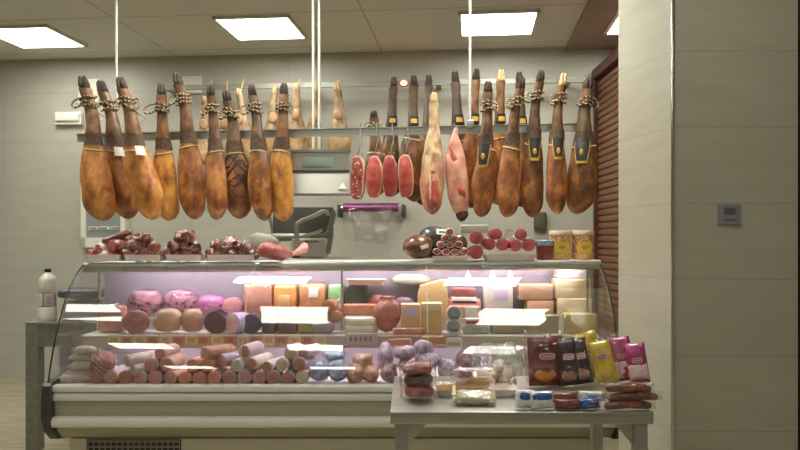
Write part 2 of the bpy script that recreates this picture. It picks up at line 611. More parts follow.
t = thing('red_pilot_lamp', 'small glowing red lamp on the rear rail between two dark hooves', 'pilot lamp', red_c, (0, 0, wl))
MB().lathe([(0.02, 0.0), (0.028, 0.004), (0.028, 0.02), (0.02, 0.024)], 16).build('bezel', dark_plastic, t, (0, 0.018, 0), (R(90), 0, 0))
MB().ball((0.028, 0.026, 0.022)).build('bulb', emit('red_bulb', (1.0, 0.16, 0.08), 12.0), t, (0, -0.018, 0))

# film roll on the wall
t = thing('film_dispenser', 'purple cling film roll on a wall holder under the hanging meat', 'film dispenser', on_wall(371, 207.5, 0.14), (0, 0, wl))
s2 = 6.25 / F
MB().tube([(-28 * s2, 0, 0), (-27.9 * s2, 0, 0), (27.9 * s2, 0, 0), (28 * s2, 0, 0)], [0.02, 0.040, 0.040, 0.02], 20).build('film_roll', mat('purple_film', '#7a1f5e', '#8d2a70', 20, 0.25, coat=0.5), t)
MB().tube([(-34 * s2, 0, 0), (33 * s2, 0, 0)], 0.013, 12).build('spindle', chrome, t)
for sx in (-1, 1):
    MB().rbox((sx * 32.5 * s2, 0.05, -0.03), (0.022, 0.17, 0.11), 0.006).build('bracket', dark_plastic, t)
m = MB()
rows = []
for j in range(17):
    v = j / 16
    row = []
    for i in range(21):
        u = i / 20 - 0.5
        sag = 0.10 * math.sin(v * PI) * (0.5 + noise.noise(Vector((u * 4, v * 3, 2))))
        row.append((u * 46 * s2 * (1 - 0.35 * v), -0.043 + 0.03 * noise.noise(Vector((u * 7, v * 5, 0))) - sag * 0.3, 0.0 - v * 0.30 - 0.04 * abs(u) * v))
    rows.append(row)
m.loft(rows + [[(x, y + 0.002, z) for x, y, z in r_] for r_ in reversed(rows)], cap=False, close=False)
m.build('loose_film', clear('loose_film', (0.97, 0.97, 0.97), 0.05, 0.8, 0.1, 1.0, 25.0), t)

# ------------------------------------------------------------------ ham rack
rod_grey = mat('rod_grey', '#c2c0b4', None, rough=0.4)


def rail_y(X):
    return 4.2 - 0.0875 * X


rack = thing('ham_rail', 'long flat steel rail hung from the ceiling carrying the front hams', 'rail', (0, 4.2, 0), (0, 0, RA))
Z0 = CAMZ + 0.636
cs = math.cos(RA)
m = MB()
m.T = Matrix.Rotation(R(-0.45), 4, 'Y')
XL, XR = (79 - CX) * 4.39 / F, (592 - CX) * 4.09 / F
MZ = lambda x: Z0 + x * math.tan(R(0.45))
m.T = Matrix.Identity(4)
for (y0, y1, a, b) in ((-0.010, 0.010, -0.023, 0.023), (-0.024, 0.010, 0.018, 0.023)):
    xs = (XL / cs, XR / cs)
    m.add([(x, y, MZ(x) + z) for x in xs for y in (y0, y1) for z in (a, b)],
          [(0, 1, 3, 2), (4, 6, 7, 5), (0, 4, 5, 1), (2, 3, 7, 6), (0, 2, 6, 4), (1, 5, 7, 3)])
m.build('rail_plate', steel, rack, smooth=False)
for px, nm in ((116.5, 'a'), (470, 'b')):
    d0 = 4.2
    for _ in range(5):
        X = (px - CX) * d0 / F
        d0 = rail_y(X)
    u = X / cs
    MB().tube([(u, 0, MZ(u) - 0.02), (u, 0, ZC)], 0.0075, 10).build('suspension_rod', rod_grey, rack)
    MB().rbox((u, -0.002, MZ(u) + 0.03), (0.045, 0.05, 0.05), 0.006).build('rod_clamp', steel, rack)

# ------------------------------------------------------------------ hams
def skin(name, c_low, c_mid, c_dark, c_shank, spots=0.5, green=False):
    """cured rind: noise mottle, darker leathery shank above"""
    m, nt, b = base_mat(name)
    b.inputs['Roughness'].default_value = 0.42
    b.inputs['Coat Weight'].default_value = 0.25
    b.inputs['Coat Roughness'].default_value = 0.25
    v = coords(nt, (1, 1, 0.6))
    n = nt.nodes.new('ShaderNodeTexNoise')
    n.inputs['Scale'].default_value = 15.0
    n.inputs['Detail'].default_value = 6.0
    n.inputs['Roughness'].default_value = 0.65
    nt.links.new(v, n.inputs['Vector'])
    body = ramp(nt, n.outputs['Fac'], [(0.30, c_dark), (0.30 + 0.18 * spots + 0.05, c_mid), (0.62, c_low)])
    tc = nt.nodes.new('ShaderNodeTexCoord')
    sp = nt.nodes.new('ShaderNodeSeparateXYZ')
    nt.links.new(tc.outputs['Object'], sp.inputs[0])
    mr = nt.nodes.new('ShaderNodeMapRange')
    mr.inputs['From Min'].default_value = -0.45
    mr.inputs['From Max'].default_value = -0.36
    nt.links.new(sp.outputs['Z'], mr.inputs['Value'])
    n3 = nt.nodes.new('ShaderNodeTexNoise')
    n3.inputs['Scale'].default_value = 30.0
    nt.links.new(v, n3.inputs['Vector'])
    shank = ramp(nt, n3.outputs['Fac'], [(0.3, c_dark), (0.65, c_shank)])
    mx = nt.nodes.new('ShaderNodeMix')
    mx.data_type = 'RGBA'
    nt.links.new(mr.outputs[0], mx.inputs['Factor'])
    nt.links.new(body, mx.inputs['A'])
    nt.links.new(shank, mx.inputs['B'])
    out = mx.outputs['Result']
    if green:
        n4 = nt.nodes.new('ShaderNodeTexNoise')
        n4.inputs['Scale'].default_value = 9.0
        nt.links.new(v, n4.inputs['Vector'])
        k = ramp(nt, n4.outputs['Fac'], [(0.5, (0, 0, 0, 1)), (0.66, (0.7, 0.7, 0.7, 1))])
        m2 = nt.nodes.new('ShaderNodeMix')
        m2.data_type = 'RGBA'
        nt.links.new(k, m2.inputs['Factor'])
        nt.links.new(out, m2.inputs['A'])
        m2.inputs['B'].default_value = lin('#4d4a33')
        out = m2.outputs['Result']
    nt.links.new(out, b.inputs['Base Color'])
    n2 = nt.nodes.new('ShaderNodeTexNoise')
    n2.inputs['Scale'].default_value = 40.0
    nt.links.new(v, n2.inputs['Vector'])
    bp = nt.nodes.new('ShaderNodeBump')
    bp.inputs['Strength'].default_value = 0.4
    bp.inputs['Distance'].default_value = 0.008
    nt.links.new(n2.outputs['Fac'], bp.inputs['Height'])
    nt.links.new(bp.outputs[0], b.inputs['Normal'])
    return m


SK = {
    'amber': skin('rind_amber', '#d0904a', '#a96a32', '#623920', '#86623f', 0.55),
    'brown': skin('rind_brown', '#bf7f42', '#91572b', '#4e2f1c', '#7c5a3b', 0.75),
    'orange': skin('rind_orange', '#dba04e', '#b57434', '#653c20', '#86623f', 0.55),
    'spotted': skin('rind_spotted', '#b97a3c', '#86532a', '#3f281a', '#72553b', 1.0),
    'olive': skin('rind_olive', '#b1753b', '#80522b', '#44301f', '#926a48', 0.85, True),
    'pale': skin('rind_pale', '#bf9f6c', '#a58250', '#745a38', '#b59872', 0.4),
    'dark': skin('rind_dark', '#966638', '#714927', '#3c2a1c', '#574634', 0.85),
    'pink': skin('rind_pink', '#d6ae8a', '#bc8464', '#8d4f42', '#d3bf90', 0.65),
}
hoof_dark = mat('hoof_horn', '#2b221b', '#42352a', 60, 0.6, bump=0.3, spec=0.25)
hoof_pale = mat('pale_hoof', '#b99a6c', '#cfb387', 50, 0.5, bump=0.2)
sleeve_dark = mat('dark_netting_sleeve', '#493729', '#6a513d', 70, 0.7, bump=0.5)
twine = mat('pale_twine', '#c9a868', '#dcc088', 60, 0.7)
tag_black = mat('black_label', '#1d1b18', None, rough=0.4)
tag_gold = mat('gold_print', '#b8902f', '#cfa846', 60, 0.35)
tag_white = mat('white_label', '#d8d4c8', None, rough=0.5)


def stripes(name, c1, c2, scale=260.0):
    m, nt, b = base_mat(name)
    b.inputs['Roughness'].default_value = 0.8
    v = coords(nt, rnd=False)
    w = nt.nodes.new('ShaderNodeTexWave')
    w.bands_direction = 'DIAGONAL'
    w.inputs['Scale'].default_value = scale
    nt.links.new(v, w.inputs['Vector'])
    nt.links.new(ramp(nt, w.outputs['Fac'], [(0.4, c1), (0.6, c2)]), b.inputs['Base Color'])
    return m


rope_mat = stripes('two_tone_rope', '#2b2420', '#b59f76', 28.0)
net_mat = mat('dark_net_cord', '#4a3423', '#3a2a1e', 60, 0.8)


def interp(ks, t):
    for (a, va), (b, vb) in zip(ks, ks[1:]):
        if t <= b:
            q = (t - a) / (b - a)
            q = q * q * (3 - 2 * q) * 0.5 + q * 0.5
            return va + (vb - va) * q
    return ks[-1][1]


PROF = [(0.0, 0.40), (0.04, 0.43), (0.10, 0.42), (0.16, 0.38), (0.24, 0.40), (0.32, 0.45), (0.40, 0.53), (0.47, 0.63), (0.54, 0.80), (0.62, 0.92), (0.72, 0.985), (0.80, 1.0),
        (0.87, 0.96), (0.925, 0.84), (0.965, 0.64), (0.988, 0.36), (1.0, 0.08)]


def ham(hx, hy, sx, mx_, lx, bx, by, w, y, sk, label, seed, hoof='dark', rope=True, sleeve=True, badge=None, group=None, net=False, tilt=0, name='cured_ham', string=True, prof=PROF, loop=None):
    k = y / F
    top, bot = P(hx, hy, y), P(bx, by, y)
    L = top.z - bot.z
    root = thing(name, label, 'ham', top, (0, 0, 0), group)
    rx = w * k / 2
    ks = [(0, 0.0), (0.29, (sx - hx) * k), (0.62, (mx_ - hx) * k), (0.85, (lx - hx) * k), (1.0, (bx - hx) * k)]
    rnd = random.Random(seed)

    def ctr(t):
        return Vector((interp(ks, t), 0.012 * math.sin(t * 5 + seed), -L * t))

    def rad(t):
        return rx * interp(prof, t) * (1.0 if t > 0.4 else 1.0)

    def ring(t, grow=1.0, extra=0.0, seg=22, lump=True):
        c, r = ctr(t), rad(t) * grow + extra
        out = []
        for i in range(seg):
            a = 2 * PI * i / seg
            d = Vector((math.cos(a), math.sin(a) * (0.70 if t > 0.4 else 0.9), 0))
            n = 0.0
            if lump and t > 0.3:
                n = (0.16 + 0.1 * (t > 0.8)) * noise.noise(Vector((d.x * 1.2 + seed * 5.3, d.y * 1.2, t * 6.0)))
                n += 0.09 * noise.noise(Vector((d.x * 2.6 + seed, d.y * 2.6, t * 13)))
            out.append(c + d * (r * (1 + n)))
        return out
    ts = [0.085, 0.12, 0.16, 0.20, 0.25, 0.30, 0.35, 0.40, 0.44, 0.48, 0.52, 0.57, 0.62, 0.67, 0.72, 0.77, 0.82, 0.86, 0.90, 0.93, 0.955, 0.975, 0.99, 1.0]
    MB().loft([ring(t) for t in ts]).build('body', SK[sk], root)
    hm = hoof_pale if hoof == 'pale' else hoof_dark
    h = MB()
    hr = max(rad(0.08), 0.02)
    dirx = (sx - hx) * k / (0.29 * L)
    for sgn in (-1, 1):
        rr = []
        for q in range(7):
            t = 0.10 * (1 - q / 6) - 0.004 * q / 6
            fac = [0.72, 0.92, 0.98, 0.9, 0.78, 0.6, 0.22][q]
            c = ctr(max(t, 0)) + Vector((sgn * hr * 0.28 - dirx * 0.0, -0.006 * q / 6, 0))
            rr.append([c + Vector((math.cos(2 * PI * i / 12) * hr * 0.56 * fac, math.sin(2 * PI * i / 12) * hr * 0.9 * fac, 0)) for i in range(12)])
        h.loft(rr)
    h.lump(0.004, 40, seed)
    h.build('hoof', hm, root)
    if rope:
        q = MB()
        for j in range(3):
            t0 = 0.155 + 0.026 * j + rnd.uniform(-0.006, 0.006)
            c, r = ctr(t0), rad(t0) + 0.008
            tl = rnd.uniform(-0.35, 0.35)
            q.tube([c + Vector((math.cos(a) * r * (1.05 + 0.12 * math.sin(2 * a + j)), math.sin(a) * r, tl * math.cos(a) * r + 0.005 * math.sin(3 * a)))
                    for a in [2 * PI * i / 22 for i in range(22)]], 0.0050, 6, True)
        c, r = ctr(0.17), rad(0.17)
        sd = -1 if rnd.random() < 0.6 else 1
        w2 = rnd.uniform(0.035, 0.055)
        if loop:
            sd, w2 = loop
        q.tube([c + Vector((sd * (r * 0.7 + w2 * (0.5 - 0.5 * math.cos(a))), -r * 0.8 * math.cos(a * 0.5), -0.03 * math.sin(a) - 0.025 * (1 - math.cos(a)) * 0.4))
                for a in [2 * PI * i / 18 for i in range(18)]], 0.0055, 6, True)
        q.build('rope', rope_mat, root)
    if sleeve:
        MB().loft([ring(t, 1.0, 0.004, lump=True) for t in (0.40, 0.44, 0.48)]).build('sleeve', sleeve_dark, root)
    if string:
        c, r = ctr(0.49), rad(0.49)
        pts = []
        for i in range(28):
            a = 2 * PI * i / 28
            t0 = 0.49 + 0.03 * (0.5 + 0.5 * math.cos(a + 0.6 * seed)) * (1 if i % 2 == 0 else 1)
            rg = ring(t0, 1.0, 0.003, 28)
            pts.append(rg[i])
        MB().tube(pts, 0.003, 6, True).build('string', twine, root)
    if net:
        q = MB()
        for j in range(9):
            ph = rnd.uniform(0, 6)
            t0 = 0.55 + 0.028 * j
            pts = []
            for i in range(22):
                rg = ring(min(t0 + 0.06 * math.sin(2 * PI * i / 22 * 2 + ph), 0.85), 1.0, 0.002)
                pts.append(rg[i])
            q.tube(pts, 0.0028, 5, True)
        q.build('netting', net_mat, root)
    if badge:
        def patch(tA, tB, aw, ex, shift=0.0, vee=False):
            rows = []
            for j in range(7):
                t0 = tA + (tB - tA) * j / 6
                ww = aw * (1 - 0.55 * j / 6) if vee else aw
                c, r = ctr(t0), rad(t0) * 1.06 + ex
                rows.append([c + Vector((math.sin(shift + ww * (i / 6 * 2 - 1)) * r, -math.cos(shift + ww * (i / 6 * 2 - 1)) * r * 0.93, 0)) for i in range(7)])
            return rows

        def solid(rows, th=0.002):
            q = MB()
            back = [[Vector(p) + Vector((0, th, 0)) for p in rw] for rw in rows]
            n = len(rows[0])
            loop = []
            for rw, bk in zip(rows, back):
                loop.append([*rw, *reversed(bk)])
            return q.loft(loop)
        if badge == 'white':
            solid(patch(0.49, 0.555, 0.35, 0.006, 0.6)).build('price_label', tag_white, root)
        elif badge in ('black', 'blackbig'):
            e = 0.62 if badge == 'black' else 0.64
            sh0 = -0.35 if badge == 'blackbig' else 0.0
            solid(patch(0.47, e, 0.75, 0.005, sh0, True)).build('gold_border', tag_gold, root)
            solid(patch(0.465, e - 0.02, 0.66, 0.0075, sh0, True)).build('brand_label', tag_black, root)
            c, r = ctr(0.56), rad(0.56) * 1.06 + 0.0095
            MB().ball((0.011, 0.004, 0.018)).build('emblem', tag_gold, root, c + Vector((math.sin(sh0) * r, -math.cos(sh0) * r * 0.93, 0)))
        elif badge == 'flag':
            solid(patch(0.33, 0.40, 0.8, 0.006, 0.2)).build('brand_label', tag_black, root)
            solid(patch(0.35, 0.385, 0.45, 0.009, 0.2)).build('gold_print', tag_gold, root)
    return root


def front_d(px, off):
    d0 = 4.2
    for _ in range(5):
        d0 = rail_y((px - CX) * d0 / F) + off
    return d0


FRONT = [
    # hoof x, y, shank, mid, low, bottom x, y, width, depth offset, skin, badge, look
    (81.7, 76, 92, 95, 99, 103, 221, 31, -0.21, 'amber', None, 'amber ham hanging at the far left end of the front rail'),
    (100, 80.5, 113, 118, 124, 127, 219, 30, -0.085, 'brown', 'white', 'brown ham with small white label, second from the left'),
    (120.5, 77.5, 132, 139, 148, 152, 220, 31, -0.24, 'amber', 'white', 'large ham hanging behind the left white rod, third from the left'),
    (162, 84, 163, 164, 166, 169, 221, 25, -0.085, 'orange', None, 'slim orange ham with a wide rope loop, fourth from the left'),
    (177.5, 73, 186, 190, 193, 195, 219.5, 27, -0.10, 'brown', None, 'brown ham whose hoof stands tallest on the left, fifth from the left'),
    (210.5, 84.6, 213, 215.5, 217, 217, 220, 23, -0.20, 'brown', None, 'straight narrow brown ham, sixth from the left on the front rail'),
    (225.6, 90, 233, 237, 238.5, 240, 219, 26, -0.085, 'spotted', None, 'ham marked with dark netting lines, seventh from the left'),
    (251, 84, 257, 260, 262, 264.5, 221, 24, -0.16, 'spotted', None, 'dark mottled ham, eighth from the left on the front rail'),
    (284, 83, 283, 281, 281, 283, 221.5, 25, -0.09, 'orange', None, 'bright orange ham hanging right beside the scale'),
    (488, 81.7, 487, 486, 484, 481.5, 217, 25, -0.10, 'brown', 'blackbig', 'dark ham with black and gold label beside the pink cut ham'),
    (522, 77.5, 514, 510, 508, 507, 217.6, 23, -0.16, 'brown', None, 'brown leaning ham between the two nearest black labelled hams'),
    (541, 70, 535, 533, 532, 532, 217.6, 23, -0.10, 'spotted', 'black', 'tall dark ham, third from the right on the front rail'),
    (564, 73, 558, 556, 556, 557, 214, 22, -0.15, 'brown', 'black', 'slim ham with a bare tan hoof, second from the right'),
    (589, 77.5, 584, 583, 581.5, 577, 214, 30, -0.10, 'olive', 'blackbig', 'broad greenish ham with black label, last one by the shutter'),
]
for i, (hx, hy, sx, mx_, lx, bx, by, w, off, sk, bd, lb) in enumerate(FRONT):
    d0 = front_d(sx, off)
    ham(hx, hy, sx, mx_, lx, bx, by, w, d0, sk, lb, i + 1, 'pale' if i == 12 else 'dark', True, True, bd, 'whole cured hams on the front rail', net=(i == 6), loop={0: (-1, 0.075), 2: (1, 0.05), 3: (-1, 0.085), 4: (-1, 0.06), 7: (-1, 0.07)}.get(i))
    # steel peg on the rail that the rope hangs from
    X = (sx - CX) * d0 / F
    Yr = rail_y(X)
    u = (X) / cs
    kx = (sx - CX) * d0 / F
    zr = P(sx, 108, d0).z
    m = MB()
    ub = (sx - CX) * Yr / F / cs
    m.tube([(ub, -0.011, MZ(u) - 0.01), (ub, -0.013, MZ(u) + 0.05), (u, -0.02, zr - Z0 + Z0 - 0.02), (u, -0.0065 + 0.5 * (off + w * d0 / F * 0.2 + 0.030), zr - 0.015), (u, off + w * d0 / F * 0.2 + 0.030, zr), (u, off + w * d0 / F * 0.2 + 0.022, P(sx, 96, d0).z)], 0.004, 8)
    m.build('ham_peg', steel, rack)

REAR_SIDE = [
    (374, 111, 375, 376, 376, 376, 196, 23, 0.13, 'brown', None, 'small brown ham with a low top behind the hanging meat halves'),
    (394, 77, 392, 390, 390, 391, 197, 22, 0.26, 'dark', 'flag', 'dark hoofed ham behind the hanging meat, left of the red lamp'),
    (414, 75, 413, 411, 412, 414, 202, 23, 0.13, 'dark', 'flag', 'dark hoofed ham behind the rail, just right of the red lamp'),
    (429, 74.5, 428, 424, 422, 422, 205, 21, 0.27, 'dark', None, 'dark ham mostly hidden behind the pale hanging ham'),
    (455, 71, 457, 460, 462, 463, 207, 24, 0.27, 'dark', 'flag', 'dark ham mostly hidden behind the pink cut ham'),
    (476.5, 69, 474, 470, 470, 471, 208, 22, 0.13, 'brown', 'flag', 'brown ham behind the rail showing between pink ham and labelled ham'),
    (500.7, 70, 500, 498, 497, 497, 205, 22, 0.13, 'brown', 'flag', 'ham with a tan hoof behind the rail, at the fourth gap from the shutter'),
    (519, 72, 521, 521, 521, 521, 207, 22, 0.27, 'dark', 'flag', 'dark ham behind the rail, at the third gap from the shutter'),
]
for i, (hx, hy, sx, mx_, lx, bx, by, w, off, sk, bd, lb) in enumerate(REAR_SIDE):
    d0 = front_d(sx, off)
    ham(hx, hy, sx, mx_, lx, bx, by, w, d0, sk, lb, 30 + i, 'pale' if i in (6,) else 'dark', i == 0, False, bd, 'hams behind the front rail', string=(i % 2 == 0))
    X = (sx - CX) * d0 / F
    u = X / cs
    MB().tube([(u, 0.011, MZ(u)), (u, 0.02, MZ(u) + 0.002), (u, off - w * d0 / F * 0.26 - 0.008, MZ(u) + 0.004)], 0.005, 8).build('ham_peg', steel, rack)

WALLROW = [(205, 96, 205, 204, 203, 203, 165, 17), (226, 97, 225, 224, 224, 224, 163, 16), (238, 88, 242, 246, 247, 247, 164, 17), (275, 87, 273, 271, 270, 270, 162, 17),
           (296, 83, 297, 297, 298, 298, 160, 19), (315, 86, 315, 314, 313, 313, 160, 18), (337, 84, 339, 340, 340, 340, 158, 22)]
WL = ['pale rear ham showing behind the sixth front ham', 'pale rear ham in the gap after the straight narrow ham', 'pale rear ham behind the netted ham',
      'pale rear ham just left of the bright orange ham', 'pale rear ham with a tall hoof right of the orange ham', 'pale rear ham behind the two poles of the scale',
      'pale rear ham on its own above the scale, right of the poles']
for i, (hx, hy, sx, mx_, lx, bx, by, w) in enumerate(WALLROW):
    q = on_wall(sx, 84, 0.28 if i % 2 else 0.46)
    r_ = ham(hx, hy, sx, mx_, lx, bx, by, w, q.y, 'pale', WL[i], 50 + i, 'pale', False, False, None, 'pale hams on the rear rail', string=False)
    c = on_wall(sx, hy + 6, 0.3)
    zr = on_wall(hx, 84, 0.22).z
    MB().tube([(0, 0, -0.075), (0, 0.045, -0.06), (0, 0.034 if i % 2 else 0.212, zr - P(hx, hy, q.y).z + 0.03)], 0.006, 6).build('hanging_cord', twine, r_)
    MB().ball((0.036, 0.012, 0.045)).build('cut_bone_end', mat('cut_bone', '#b98a60', '#c99c74', 30, 0.5), r_, (interp([(0, 0), (1, (sx - hx) * q.y / F)], 0.5), -0.05, -(0.42) * (P(hx, hy, q.y).z - P(bx, by, q.y).z)))

# ------------------------------------------------------------------ the two pale cut hams and the hanging meat halves
meat_red = mat('cured_meat_red', '#933a34', '#b9564b', 22, 0.35, coat=0.3, c3='#cf7c68', lo=0.3, hi=0.75)
meat_deep = mat('cured_meat_deep', '#84302e', '#a9453f', 26, 0.35, coat=0.3)
fat_white = mat('fat_rim', '#d3a88d', '#e2c6b0', 24, 0.45)
wire_steel = mat('wire_steel', '#b5b5ad', None, rough=0.25, metal=0.9)


def s_hook(px, y_top, py_bot, d, label, off=-0.03):
    top, bot = P(px, y_top, d), P(px, py_bot, d)
    H = top.z - bot.z
    X = top.x
    yr = rail_y(X)
    m = MB()
    m.tube([(0, yr - d + 0.02, 0.0), (0, yr - d + 0.012, 0.03), (0, yr - d - 0.008, 0.034), (0, yr - d - 0.034, 0.022), (0, yr - d - 0.038, -0.02), (0.01, 0, -H * 0.4), (-0.012, 0, -H + 0.02), (-0.006, 0, -H), (0.008, 0, -H + 0.008), (0.014, 0, -H + 0.03)], 0.0032, 8)
    return solo('meat_hook', m, wire_steel, label, 'hook', top, (0, 0, 0), 'wire hooks on the front rail')


SL = [(358, 13.5, 156, 199.5, 'marbled fatty meat half hanging first from the scale'), (374.5, 15, 156, 198, 'red meat half with white rind, second from the scale'),
      (390, 14.5, 155.5, 197, 'red meat half with a straight fat edge, third from the scale'), (405.5, 15, 155, 197.5, 'broad red meat half hanging beside the pale ham')]
for i, (px, w, y0, y1, lb) in enumerate(SL):
    d0 = front_d(px, -0.055)
    k = d0 / F
    w, H = w * k, (y1 - y0) * k
    t = thing('ham_half', lb, 'cured meat', P(px, y0, d0), (0, 0, R(-8 + 5 * i)), 'halves of cured meat on wire hooks')

    def outline(g, seg=26):
        o = []
        for j in range(seg):
            a = 2 * PI * j / seg
            x, z = math.cos(a), math.sin(a)
            ex = 0.62
            x = math.copysign(abs(x) ** ex, x) if x > 0 else math.copysign(abs(x) ** 0.45, x)
            z = math.copysign(abs(z) ** 0.8, z)
            wx = w / 2 * g * (1 + 0.10 * math.sin(a * 2 + i) - 0.16 * max(0, z) ** 2)
            hz = H / 2 - (1 - g) * w / 2
            o.append((x * wx, -H / 2 + z * hz))
        return o
    o1, o2 = outline(1.0), outline(0.9)
    m = MB()
    m.loft([[(x * 0.88, 0.038, z) for x, z in o2], [(x, 0.026, z) for x, z in o1], [(x, -0.018, z) for x, z in o1], [(x * 0.97, -0.026, z * 0.995) for x, z in o1]])
    m.lump(0.004, 25, i).build('rind', fat_white if i != 3 else fat_white, t)
    of = [(x - w * 0.02, z - 0.004) for x, z in outline(0.9)]
    mm = speckle('marbled_meat', '#7c2b28', '#a8564a', '#dcb09c', 55, 0.34) if i == 0 else (meat_red if i % 2 else meat_deep)
    MB().loft([[(x, -0.022, z) for x, z in of], [(x, -0.0285, z) for x, z in of], [(x * 0.9, -0.0315, -H / 2 + (z + H / 2) * 0.96) for x, z in of]]).lump(0.0015, 40, i).build('cut_face', mm, t)
    s_hook(px + 2, 127, y0 + 2, d0 + 0.0, ['wire hook holding the marbled meat half', 'wire hook holding the second meat half', 'wire hook holding the third meat half', 'wire hook holding the broad last meat half'][i])

PALE_PROF = [(0.0, 0.3), (0.1, 0.42), (0.2, 0.42), (0.3, 0.46), (0.36, 0.62), (0.45, 0.80), (0.56, 0.92), (0.7, 1.0), (0.8, 1.0), (0.88, 0.92), (0.94, 0.74), (0.98, 0.45), (1.0, 0.08)]
d0 = front_d(433, -0.075)
wr = ham(434, 92, 434, 432, 432, 432.5, 214.5, 23, d0, 'pink', 'pale yellowish cut ham with a pale hoof and exposed red meat', 70, 'pale', False, False, None, None, string=False, name='cut_ham', prof=PALE_PROF)
k = d0 / F
MB().ball((6.5 * k, 0.03, 20 * k), pw=0.9).lump(0.02, 22, 3).build('exposed_meat', meat_red, wr, ((432 - 434) * k, -0.040, -(190 - 92) * k))
MB().ball((1.0 * k, 0.02, 13 * k)).lump(0.008, 30, 5).build('fat_seam', fat_white, wr, ((430 - 434) * k, -0.064, -(188 - 92) * k))
s_hook(432, 128, 134, d0 - 0.005, 'short hook holding the pale yellowish ham')
d0 = front_d(456, -0.075)
k = d0 / F
P2 = [(0.0, 0.14), (0.05, 0.2), (0.1, 0.36), (0.2, 0.62), (0.35, 0.85), (0.5, 0.98), (0.65, 1.0), (0.78, 0.94), (0.88, 0.82), (0.95, 0.6), (1.0, 0.1)]
t = thing('cut_ham', 'pink boneless ham with raw red patches and no hoof', 'ham', P(455, 128, d0))
rings = []
H = (216 - 128) * k
for j in range(20):
    q = j / 19
    r0 = 11.5 * k * interp(P2, q)
    cx_ = (interp([(0, 0), (0.3, 0), (0.7, 2.5), (1, 6)], q)) * k
    rings.append([Vector((cx_ + math.cos(2 * PI * i / 20) * r0, math.sin(2 * PI * i / 20) * r0 * 0.8, -H * q)) for i in range(20)])
MB().loft(rings).lump(0.012, 12, 9).build('flesh', mat('pink_flesh', '#b9685c', '#cf9480', 14, 0.4, coat=0.3, c3='#d8b690', lo=0.3, hi=0.7), t)
MB().ball((2.2 * k, 0.02, 14 * k)).lump(0.014, 26, 1).build('exposed_meat', meat_red, t, (-2.5 * k, -0.030, -28 * k), (0, R(-14), 0))
MB().ball((4.0 * k, 0.02, 9 * k)).lump(0.016, 26, 2).build('exposed_meat', meat_red, t, (6 * k, -0.040, -63 * k), (0, R(-20), 0))
MB().ball((6 * k, 0.035, 7 * k)).lump(0.008, 30, 4).build('dark_tip', mat('dark_crust', '#3c2420', '#5b3630', 20, 0.5), t, (7 * k, 0.0, -86 * k))
s_hook(455, 128, 132, d0 - 0.005, 'short hook holding the pink boneless ham')

# ------------------------------------------------------------------ hanging scale
d0 = 4.38
t = thing('hanging_scale', 'steel shop scale hung from two poles between the hams', 'scale', P(322, 173, d0))
k = d0 / F
m = MB()
m.prism([(-28.5 * k, 19 * k), (28.5 * k, 19 * k), (28.5 * k, 0 * k), (-28.5 * k, 0)], -0.10, 0.10)
m.build('housing', steel, t, smooth=False)
m = MB()
m.add([(-28.5 * k, -0.10, 0), (28.5 * k, -0.10, 0), (29.5 * k, -0.16, -22 * k), (-29.5 * k, -0.16, -22 * k), (-28.5 * k, 0.1, 0), (28.5 * k, 0.1, 0), (29.5 * k, 0.1, -22 * k), (-29.5 * k, 0.1, -22 * k)],
      [(0, 1, 2, 3)[::-1], (4, 5, 6, 7), (0, 4, 5, 1)[::-1], (1, 5, 6, 2)[::-1], (2, 6, 7, 3)[::-1], (3, 7, 4, 0)[::-1]])
m.build('keypad_hood', mat('scale_grey', '#aaa99f', None, rough=0.35, metal=0.3), t, smooth=False)
MB().rbox((0, -0.105, 20 * k), (60 * k, 0.02, 4 * k), 0.004).build('top_rim', steel_dull, t)
MB().rbox((-2 * k, -0.103, 9 * k), (30 * k, 0.012, 9.5 * k), 0.003).build('display', mat('lcd_display', '#7d8c80', '#889689', 10, 0.2), t)
MB().rbox((0, -0.105, 0.5 * k), (58 * k, 0.014, 1.6 * k), 0.002).build('seam', dark_plastic, t)
MB().prism([(-4 * k, -3 * k), (4 * k, -3 * k), (0, 4 * k)], -0.003, 0.003).build('warning_label', paper_white, t, (23 * k, -0.150, -15 * k), (R(-25), 0, 0), smooth=False)
for px in (313.2, 319.2):
    dz = ZC - P(322, 173, d0).z
    MB().tube([((px - 322) * k, 0.0, 19 * k), ((px - 322) * k, 0.0, dz)], 1.3 * k, 12).build('pole', rod_grey, t)

# ------------------------------------------------------------------ slicer on its stand (behind the counter)
d0 = 4.55
k = d0 / F
base = P(300, 258, d0)
t = thing('slicer_stand', 'steel stand under the meat slicer behind the counter', 'stand', (base.x, d0 + 0.05, 0))
MB().rbox((0, 0, base.z - 0.015), (0.6, 0.5, 0.03), 0.005).build('stand_top', steel, t)
for sx in (-1, 1):
    for sy in (-1, 1):
        MB().rbox((sx * 0.26, sy * 0.21, base.z / 2 - 0.016), (0.04, 0.04, base.z - 0.032), 0.004).build('leg', steel, t)
t = thing('meat_slicer', 'meat slicer with a bent tubular handle behind the counter', 'slicer', (base.x, d0, base.z))
pale_metal = mat('pale_grey_enamel', '#a9a79c', '#b5b3a8', 8, 0.35, 0.2)
MB().rbox((9 * k, 0.05, 10 * k), (33 * k, 0.22, 20 * k), 0.02).build('body', pale_metal, t)
m = MB()
m.add([(-30 * k, 0, 22 * k), (24 * k, 0, 25 * k), (31 * k, 0, 52 * k), (-30 * k, 0, 52 * k), (-30 * k, 0.25, 22 * k), (24 * k, 0.25, 25 * k), (31 * k, 0.25, 52 * k), (-30 * k, 0.25, 52 * k)],
      [(0, 1, 2, 3), (7, 6, 5, 4), (0, 4, 5, 1), (1, 5, 6, 2), (2, 6, 7, 3), (3, 7, 4, 0)])
m.build('blade_guard', mat('dark_grey_metal', '#4b4a45', '#5a5953', 8, 0.45, 0.3), t, (0, 0.06, 0), (R(-8), 0, 0), smooth=False)
m = MB()
